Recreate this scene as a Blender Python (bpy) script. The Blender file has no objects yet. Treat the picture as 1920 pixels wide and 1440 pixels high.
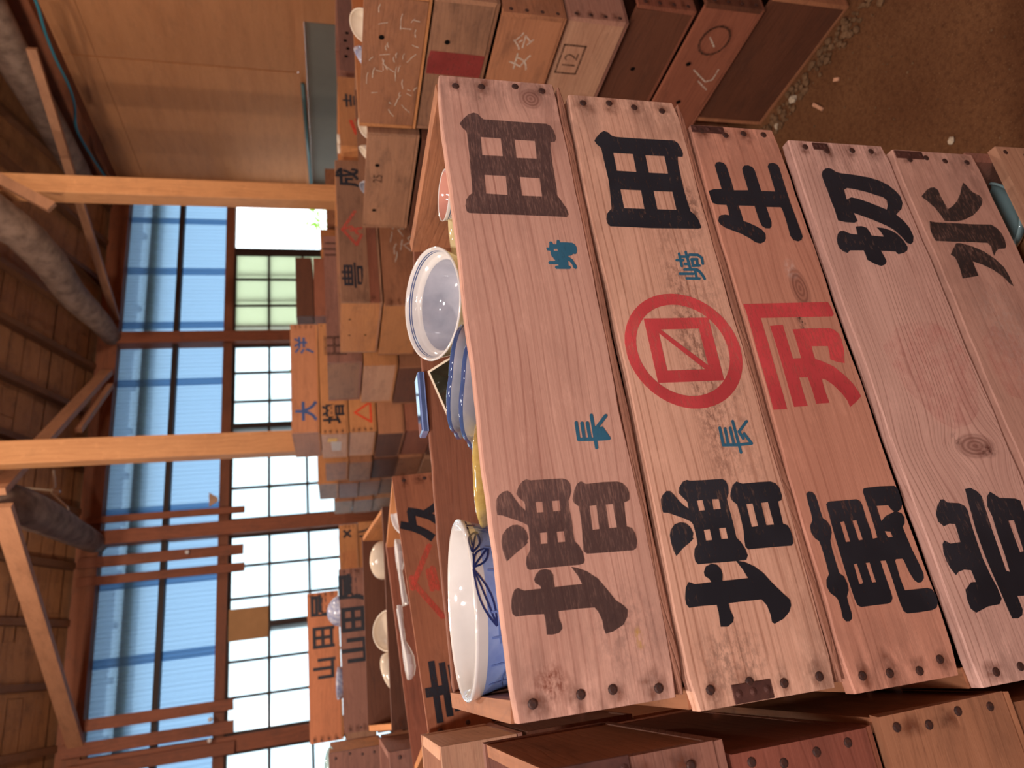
import bpy, bmesh, math, random
from mathutils import Matrix, Vector
from mathutils.geometry import tessellate_polygon

# ---------------------------------------------------------------- camera, world, lights, exposure
S = bpy.context.scene
COL = S.collection
cam_d = bpy.data.cameras.new('camera')
cam = bpy.data.objects.new('camera', cam_d)
COL.objects.link(cam)
cam.matrix_world = Matrix(((-0.1310, 0.9215, -0.3655, 0.0),
                           (-0.2265, -0.3869, -0.8939, 0.0),
                           (-0.9652, -0.0342, 0.2593, 1.5),
                           (0, 0, 0, 1)))          # phone held upright, picture stored on its side
cam_d.sensor_fit = 'HORIZONTAL'
cam_d.sensor_width = 36.0
cam_d.lens = 23.925
cam_d.clip_start = 0.05
cam_d.clip_end = 200
cam_d.dof.use_dof = True
cam_d.dof.focus_distance = 0.80
cam_d.dof.aperture_fstop = 6.5
S.camera = cam

W = bpy.data.worlds.new('overcast_sky')
S.world = W
W.use_nodes = True
W.node_tree.nodes['Background'].inputs[0].default_value = (0.84, 0.94, 1.0, 1)
W.node_tree.nodes['Background'].inputs[1].default_value = 2.6

def lamp(name, loc, watts, col, r=0.07):
    d = bpy.data.lights.new(name, 'POINT')
    d.energy = watts; d.color = col; d.shadow_soft_size = r
    o = bpy.data.objects.new(name, d); o.location = loc
    COL.objects.link(o)
    return o
WARM = (1.0, 0.86, 0.70)
NEUT = (1.0, 0.925, 0.89)
lamp('ceiling_bulb', (-0.45, -0.70, 2.80), 92, NEUT, 0.10)
lamp('ceiling_bulb', (-1.7, -1.9, 2.85), 80, NEUT, 0.12)
lamp('ceiling_bulb', (-0.55, -2.9, 2.85), 60, NEUT, 0.12)
lamp('ceiling_bulb', (-0.30, 1.50, 3.25), 85, WARM, 0.06)
lamp('ceiling_bulb', (0.35, 3.2, 3.55), 85, WARM, 0.06)
lamp('ceiling_bulb', (3.2, 2.3, 3.45), 80, WARM, 0.06)
S.view_settings.view_transform = 'Standard'
S.view_settings.look = 'None'
S.view_settings.exposure = 0.30
S.view_settings.gamma = 1.0
S.view_settings.use_curve_mapping = False
S.cycles.use_denoising = True
S.cycles.max_bounces = 8
S.cycles.transparent_max_bounces = 16

# ---------------------------------------------------------------- helpers
def srgb(r, g, b):
    f = lambda c: (c / 255 / 12.92) if c / 255 <= 0.04045 else ((c / 255 + 0.055) / 1.055) ** 2.4
    return (f(r), f(g), f(b), 1)

class MB:
    """collects shapes into one mesh"""
    def __init__(s): s.v = []; s.f = []; s.m = []
    def poly(s, pts, mi=0):
        n = len(s.v); s.v += [tuple(p) for p in pts]; s.f.append(tuple(range(n, n + len(pts)))); s.m.append(mi)
    def box(s, x0, x1, y0, y1, z0, z1, mi=0, j=0.0, rnd=None):
        n = len(s.v)
        for x in (x0, x1):
            for y in (y0, y1):
                for z in (z0, z1):
                    q = (x, y, z)
                    if j: q = tuple(c + rnd.uniform(-j, j) for c in q)
                    s.v.append(q)
        for f in ((0, 1, 3, 2), (4, 6, 7, 5), (0, 4, 5, 1), (2, 3, 7, 6), (0, 2, 6, 4), (1, 5, 7, 3)):
            s.f.append(tuple(n + i for i in f)); s.m.append(mi)
    def bar(s, a, b, w, h, up=(0, 0, 1), mi=0):
        a = Vector(a); b = Vector(b); d = (b - a).normalized()
        sx = d.cross(Vector(up)).normalized(); sz = sx.cross(d).normalized()
        n = len(s.v)
        for p in (a, b):
            for i, k in ((-1, -1), (1, -1), (1, 1), (-1, 1)):
                s.v.append(tuple(p + sx * (i * w / 2) + sz * (k * h / 2)))
        for f in ((0, 1, 2, 3), (7, 6, 5, 4), (0, 4, 5, 1), (1, 5, 6, 2), (2, 6, 7, 3), (3, 7, 4, 0)):
            s.f.append(tuple(n + i for i in f)); s.m.append(mi)
    def tube(s, pts, radii, seg=10, mi=0, rnd=None, j=0):
        pts = [Vector(p) for p in pts]
        if not isinstance(radii, (list, tuple)): radii = [radii] * len(pts)
        rings = []
        for i, p in enumerate(pts):
            d = (pts[min(i + 1, len(pts) - 1)] - pts[max(i - 1, 0)]).normalized()
            u = d.cross(Vector((0.13, 0.31, 0.94))).normalized(); w = d.cross(u)
            ring = []
            for k in range(seg):
                t = 2 * math.pi * k / seg
                r = radii[i] * (1 + (rnd.uniform(-j, j) if rnd else 0))
                ring.append(len(s.v)); s.v.append(tuple(p + u * (r * math.cos(t)) + w * (r * math.sin(t))))
            rings.append(ring)
        for a, b in zip(rings[:-1], rings[1:]):
            for k in range(seg):
                s.f.append((a[k], a[(k + 1) % seg], b[(k + 1) % seg], b[k])); s.m.append(mi)
        s.f.append(tuple(reversed(rings[0]))); s.m.append(mi)
        s.f.append(tuple(rings[-1])); s.m.append(mi)
    def mesh(s, name, mats, smooth=False):
        me = bpy.data.meshes.new(name)
        me.from_pydata(s.v, [], s.f)
        for m in (mats if isinstance(mats, (list, tuple)) else [mats]): me.materials.append(m)
        for p, mi in zip(me.polygons, s.m):
            p.material_index = mi; p.use_smooth = smooth
        me.update()
        bm = bmesh.new(); bm.from_mesh(me); bmesh.ops.recalc_face_normals(bm, faces=bm.faces); bm.to_mesh(me); bm.free()
        return me
    def build(s, name, mats, parent=None, smooth=False, bevel=0):
        o = bpy.data.objects.new(name, s.mesh(name, mats, smooth)); COL.objects.link(o)
        if parent: o.parent = parent
        if bevel:
            b = o.modifiers.new('bevel', 'BEVEL'); b.width = bevel; b.segments = 2; b.limit_method = 'ANGLE'
        return o

def tag(o, label, cat, group=None):
    o['label'] = label; o['category'] = cat
    if group: o['group'] = group
    return o
def struct(o, label=None):
    o['kind'] = 'structure'
    if label: o['label'] = label
    return o
def empty(name, loc, rot=(0, 0, 0)):
    o = bpy.data.objects.new(name, None); COL.objects.link(o)
    o.location = loc; o.rotation_euler = rot; o.empty_display_size = 0.05
    return o

# ---------------------------------------------------------------- materials
class NT:
    def __init__(s, name):
        s.mat = bpy.data.materials.new(name); s.mat.use_nodes = True
        s.t = s.mat.node_tree; s.n = s.t.nodes; s.bsdf = s.n['Principled BSDF']
    def new(s, kind, **kw):
        n = s.n.new(kind)
        for k, v in kw.items(): setattr(n, k, v)
        return n
    def link(s, a, b): s.t.links.new(a, b)
    def math(s, op, a, b=None, c=None, clamp=False):
        n = s.new('ShaderNodeMath', operation=op, use_clamp=clamp)
        for i, x in enumerate((a, b, c)):
            if x is None: continue
            if hasattr(x, 'is_linked'): s.link(x, n.inputs[i])
            else: n.inputs[i].default_value = x
        return n.outputs[0]
    def mix(s, fac, a, b, blend='MIX'):
        n = s.new('ShaderNodeMix', data_type='RGBA', blend_type=blend)
        for i, x in ((0, fac), (6, a), (7, b)):
            if hasattr(x, 'is_linked'): s.link(x, n.inputs[i])
            else: n.inputs[i].default_value = x
        return n.outputs[2]
    def noise(s, vec, scale, detail=3, rough=0.55, dist=0.0):
        n = s.new('ShaderNodeTexNoise'); n.inputs['Scale'].default_value = scale
        n.inputs['Detail'].default_value = detail; n.inputs['Roughness'].default_value = rough
        n.inputs['Distortion'].default_value = dist
        s.link(vec, n.inputs['Vector']); return n.outputs[0]
    def ramp(s, x, lo, hi):
        n = s.new('ShaderNodeMapRange'); n.clamp = True
        n.inputs[1].default_value = lo; n.inputs[2].default_value = hi
        s.link(x, n.inputs[0]); return n.outputs[0]

def wood(name, base, dark, axis='x', lines=0.55, pitch=95.0, dirt=0.35, dirtcol=(60, 45, 40), rough=0.62, knots=(), wave=0.03, rand=0.16, spec=0.3, bump=0.25, half=None, scuffs=()):
    """sawn board: growth-ring lines along AXIS, fibres, grey dirt, worn pale ends, optional knots (x, z, radius along, radius across)"""
    M = NT(name)
    tc = M.new('ShaderNodeTexCoord'); oi = M.new('ShaderNodeObjectInfo')
    sep = M.new('ShaderNodeSeparateXYZ'); M.link(tc.outputs['Object'], sep.inputs[0])
    x, y, z = sep.outputs
    al, a1, a2 = {'x': (x, y, z), 'y': (y, x, z), 'z': (z, x, y)}[axis]
    a20 = a2
    off = M.math('MULTIPLY', oi.outputs['Random'], 37.0)
    al_o = M.math('ADD', al, off)
    kmask = None
    for (kx, kz, ra, rc) in knots:
        dx = M.math('DIVIDE', M.math('SUBTRACT', al, kx), ra); dz = M.math('DIVIDE', M.math('SUBTRACT', a2, kz), rc)
        d = M.math('SQRT', M.math('ADD', M.math('MULTIPLY', dx, dx), M.math('MULTIPLY', dz, dz)))
        push = M.math('MULTIPLY', M.math('DIVIDE', dz, M.math('ADD', M.math('MULTIPLY', M.math('MULTIPLY', d, d), 0.6), 1.0)), rc * 0.9)
        a2 = M.math('SUBTRACT', a2, push)
        k = M.math('SUBTRACT', 1.0, M.ramp(d, 0.75, 1.1))
        rg_ = M.math('ADD', M.math('MULTIPLY', M.math('SINE', M.math('MULTIPLY', d, 22.0)), 0.22), 0.6)
        k2 = M.math('MULTIPLY', k, rg_)
        kmask = k2 if kmask is None else M.math('MAXIMUM', kmask, k2)
    cv = M.new('ShaderNodeCombineXYZ'); M.link(al_o, cv.inputs[0]); M.link(M.math('ADD', a1, off), cv.inputs[1]); M.link(a2, cv.inputs[2])
    def scaled(sx, sy, sz):
        m = M.new('ShaderNodeVectorMath', operation='MULTIPLY'); M.link(cv.outputs[0], m.inputs[0]); m.inputs[1].default_value = (sx, sy, sz); return m.outputs[0]
    warp = M.noise(scaled(1.3, 1.6, 4.0), 1.6, 2)
    u = M.math('ADD', M.math('ADD', a2, M.math('MULTIPLY', a1, 0.7)), M.math('MULTIPLY', M.math('SUBTRACT', warp, 0.5), wave * 4))
    spac = M.noise(scaled(0.02, 0.2, 14.0), 1.0, 2)
    ph = M.math('MULTIPLY', M.math('ADD', u, M.math('MULTIPLY', spac, 0.05)), pitch * 6.283)
    sn = M.math('ADD', M.math('MULTIPLY', M.math('SINE', ph), 0.5), 0.5)
    lum = M.noise(scaled(2.5, 5.0, 40.0), 1.0, 2)
    ring = M.math('MULTIPLY', M.math('POWER', sn, 9.0), M.ramp(lum, 0.25, 0.75))
    fib = M.noise(scaled(4.0, 90.0, 420.0), 1.0, 4, 0.65)
    tone_ = M.noise(scaled(1.5, 6.0, 12.0), 1.0, 4)
    fac = M.math('ADD', M.math('MULTIPLY', ring, lines), M.math('ADD', M.math('MULTIPLY', M.math('SUBTRACT', fib, 0.42), 0.9), M.math('MULTIPLY', M.math('SUBTRACT', tone_, 0.45), 1.1)), clamp=True)
    col = M.mix(fac, srgb(*base), srgb(*dark))
    patch = M.noise(scaled(7.0, 9.0, 20.0), 1.0, 6, 0.68)
    pm = M.math('MULTIPLY', M.ramp(patch, 0.50, 0.76), dirt)
    col = M.mix(pm, col, srgb(*dirtcol))
    flk = M.noise(scaled(45.0, 60.0, 190.0), 1.0, 3, 0.6)
    col = M.mix(M.math('MULTIPLY', M.ramp(flk, 0.62, 0.74), 0.45 * min(1, dirt * 2)), col, srgb(*dark))
    pale = M.noise(scaled(16.0, 16.0, 50.0), 1.3, 5, 0.7)
    pcol = tuple(min(255, c * 1.08 + 14) for c in base)
    pf = M.math('MULTIPLY', M.ramp(pale, 0.55, 0.75), 0.35)
    if half:
        e = M.ramp(M.math('ABSOLUTE', al), half - 0.07, half)
        pf = M.math('ADD', pf, M.math('MULTIPLY', e, M.math('MULTIPLY', M.ramp(pale, 0.42, 0.62), 0.5)), clamp=True)
        dk = M.math('MULTIPLY', M.math('MULTIPLY', M.ramp(M.math('ABSOLUTE', al), half - 0.12, half), M.ramp(patch, 0.42, 0.62)), 0.40)
        col = M.mix(dk, col, srgb(104, 78, 70))
    col = M.mix(pf, col, srgb(*pcol))
    for (cx, cz, rx, rz, st, sc) in scuffs:
        dx = M.math('DIVIDE', M.math('SUBTRACT', al, cx), rx); dz = M.math('DIVIDE', M.math('SUBTRACT', a20, cz), rz)
        d = M.math('SQRT', M.math('ADD', M.math('MULTIPLY', dx, dx), M.math('MULTIPLY', dz, dz)))
        nz = M.noise(scaled(70.0, 40.0, 110.0), 1.6, 5, 0.7)
        col = M.mix(M.math('MULTIPLY', M.math('MULTIPLY', M.math('SUBTRACT', 1.0, M.ramp(d, 0.3, 1.0)), M.ramp(nz, 0.44, 0.62)), st), col, srgb(*sc))
    if kmask is not None:
        col = M.mix(M.math('MULTIPLY', kmask, 0.85), col, srgb(112, 64, 54))
    hv = M.new('ShaderNodeHueSaturation'); M.link(col, hv.inputs['Color'])
    M.link(M.math('ADD', M.math('MULTIPLY', oi.outputs['Random'], rand * 2), 1 - rand), hv.inputs['Value'])
    M.link(hv.outputs[0], M.bsdf.inputs['Base Color'])
    M.bsdf.inputs['Roughness'].default_value = rough
    M.bsdf.inputs['Specular IOR Level'].default_value = spec
    bp = M.new('ShaderNodeBump'); bp.inputs['Strength'].default_value = bump; bp.inputs['Distance'].default_value = 0.0015
    M.link(M.math('SUBTRACT', fib, M.math('MULTIPLY', ring, 0.6)), bp.inputs['Height']); M.link(bp.outputs[0], M.bsdf.inputs['Normal'])
    return M.mat

def ink(name, col, wear=0.15, grain=1.0, alpha=1.0, spec=0.35, rough=0.55):
    """stencil paint: opaque film with rubbed-through flecks along the grain"""
    M = NT(name)
    tc = M.new('ShaderNodeTexCoord')
    m = M.new('ShaderNodeVectorMath', operation='MULTIPLY'); M.link(tc.outputs['Object'], m.inputs[0]); m.inputs[1].default_value = (25, 25, 90 * grain)
    n1 = M.noise(m.outputs[0], 3.0, 5, 0.7)
    n2 = M.noise(tc.outputs['Object'], 9.0, 2)
    w = M.math('ADD', M.math('MULTIPLY', n1, 0.75), M.math('MULTIPLY', n2, 0.25))
    a = M.math('MULTIPLY', M.math('SUBTRACT', 1.0, M.math('MULTIPLY', M.ramp(w, 0.62 - wear * 0.55, 0.80 - wear * 0.25), min(1.0, 0.35 + wear * 1.6))), alpha)
    c2 = tuple(min(1, x * 1.6 + 0.006) for x in srgb(*col)[:3]) + (1,)
    M.link(M.mix(M.ramp(n2, 0.35, 0.7), srgb(*col), c2), M.bsdf.inputs['Base Color'])
    M.link(a, M.bsdf.inputs['Alpha'])
    M.bsdf.inputs['Roughness'].default_value = rough
    M.bsdf.inputs['Specular IOR Level'].default_value = spec
    return M.mat

def plain(name, col, rough=0.5, spec=0.5, var=0.0, scale=8, col2=None, bump=0, metal=0):
    M = NT(name)
    tc = M.new('ShaderNodeTexCoord')
    if var:
        n = M.noise(tc.outputs['Object'], scale, 4, 0.6)
        M.link(M.mix(M.math('MULTIPLY', M.ramp(n, 0.35, 0.7), var), srgb(*col), srgb(*(col2 or tuple(c * 0.6 for c in col)))), M.bsdf.inputs['Base Color'])
        if bump:
            bp = M.new('ShaderNodeBump'); bp.inputs['Strength'].default_value = bump; bp.inputs['Distance'].default_value = 0.004
            M.link(n, bp.inputs['Height']); M.link(bp.outputs[0], M.bsdf.inputs['Normal'])
    else:
        M.bsdf.inputs['Base Color'].default_value = srgb(*col)
    M.bsdf.inputs['Roughness'].default_value = rough
    M.bsdf.inputs['Specular IOR Level'].default_value = spec
    M.bsdf.inputs['Metallic'].default_value = metal
    return M.mat

def glaze(name, col, col2=None, var=0.25, scale=14, rough=0.08):
    m = plain(name, col, rough, 0.5, var, scale, col2)
    b = m.node_tree.nodes['Principled BSDF']; b.inputs['Coat Weight'].default_value = 0.6; b.inputs['Coat Roughness'].default_value = 0.03
    return m

TONES = {   # base, dark, dirt amount
    'pink':   ((200, 146, 124), (144, 90, 74), 0.30),
    'tan':    ((206, 156, 126), (154, 102, 78), 0.30),
    'red':    ((152, 92, 70), (100, 54, 42), 0.40),
    'brown':  ((170, 114, 82), (112, 68, 48), 0.50),
    'orange': ((200, 135, 86), (150, 92, 54), 0.32),
    'grey':   ((166, 120, 92), (108, 74, 60), 0.60),
    'dark':   ((108, 66, 48), (66, 38, 30), 0.50),
    'plum':   ((150, 102, 86), (98, 62, 54), 0.50),
}
WOOD = {}
def tone(t, axis='x'):
    k = (t, axis)
    if k not in WOOD:
        b, d, dt = TONES[t]
        WOOD[k] = wood('%s_crate_wood_%s' % (t, axis), b, d, axis, dirt=dt, lines=0.35, pitch=80)
    return WOOD[k]

M_NAIL = plain('rusty_nail', (62, 48, 48), 0.55, 0.5, 0.6, 300, (110, 62, 40), metal=0.3)
M_HOLE = plain('nail_hole_black', (14, 10, 9), 0.9, 0.1)
M_STRAP = plain('rusty_strap', (104, 66, 58), 0.6, 0.4, 0.7, 60, (58, 36, 34), metal=0.25)
INK = {
    'ink_black': ink('black_stencil_ink', (31, 31, 38), 0.17),
    'ink_worn': ink('worn_black_stencil_ink', (46, 38, 38), 0.26, 1.0, 0.88),
    'ink_faded': ink('faded_black_stencil_ink', (66, 48, 48), 0.24, 2.2, 0.74),
    'ink_red': ink('red_stencil_ink', (192, 66, 70), 0.24, 1.0, 0.92),
    'ink_red_faint': ink('faint_red_stamp_ink', (196, 86, 88), 0.75, 0.4, 0.26),
    'ink_maroon': ink('faded_maroon_paint', (128, 46, 42), 0.2, 0.6, 0.9),
    'ink_red_worn': ink('worn_red_ink', (196, 78, 62), 0.35, 1.0, 0.8),
    'ink_teal': ink('teal_brush_ink', (44, 92, 116), 0.16),
    'ink_blue': ink('blue_stencil_ink', (58, 78, 122), 0.20),
    'ink_chalk': ink('white_chalk', (230, 208, 190), 0.45, 1.0, 0.75, 0.1, 0.9),
    'ink_orange': ink('orange_red_ink', (206, 66, 36), 0.25),
    'ink_dim': ink('dim_brown_stamp_ink', (74, 48, 38), 0.40, 1.0, 0.85),
}
W_WHITE = glaze('white_glaze', (226, 222, 220), (196, 190, 186), 0.5, 10)
W_CREAM = glaze('cream_glaze', (232, 216, 196), (206, 186, 160), 0.4, 10)
W_IVORY = glaze('ivory_glaze', (222, 206, 164), (196, 172, 120), 0.5, 12)
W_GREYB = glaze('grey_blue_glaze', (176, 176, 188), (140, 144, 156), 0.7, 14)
W_BLUE = glaze('cobalt_line_glaze', (70, 92, 140), (54, 70, 116), 0.5, 60)
W_DBLUE = glaze('dark_cobalt_brush', (34, 56, 118), (20, 34, 84), 0.6, 120)
W_SKY = glaze('pale_blue_wash_glaze', (150, 172, 224), (104, 130, 200), 0.8, 26)
W_PINK = glaze('pink_glaze', (206, 148, 132), (190, 130, 116), 0.4, 20)
W_BLACK = glaze('dark_olive_glaze', (30, 30, 24), (58, 56, 42), 0.6, 30)
W_GOLD = glaze('yellow_ochre_glaze', (214, 186, 110), (160, 126, 60), 0.8, 40)
W_CEL = glaze('celadon_glaze', (170, 200, 204), (140, 176, 180), 0.5, 20)
W_SOME = glaze('blue_flower_glaze', (214, 216, 228), (84, 104, 170), 0.9, 60)

def lathe(profile, seg=40, mats=None, lobes=0, lobe_amp=0.0, sx=1.0, sy=1.0):
    """solid of revolution about z; profile = [(r, z)], mats = material index per profile step"""
    mb = MB(); rings = []
    for (r, z) in profile:
        if r < 1e-6: rings.append([len(mb.v)]); mb.v.append((0, 0, z)); continue
        ring = []
        for k in range(seg):
            t = 6.283185 * k / seg; q = 1 + lobe_amp * abs(math.cos(lobes * t / 2)) * (r / max(p[0] for p in profile)) if lobes else 1
            ring.append(len(mb.v)); mb.v.append((r * q * math.cos(t) * sx, r * q * math.sin(t) * sy, z))
        rings.append(ring)
    for i, (a, b) in enumerate(zip(rings[:-1], rings[1:])):
        mi = mats[i] if mats else 0
        for k in range(seg):
            if len(a) == 1 and len(b) == 1: continue
            if len(a) == 1: f = (a[0], b[k], b[(k + 1) % seg])
            elif len(b) == 1: f = (a[k], a[(k + 1) % seg], b[0])
            else: f = (a[k], a[(k + 1) % seg], b[(k + 1) % seg], b[k])
            mb.f.append(f); mb.m.append(mi)
    return mb
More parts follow.
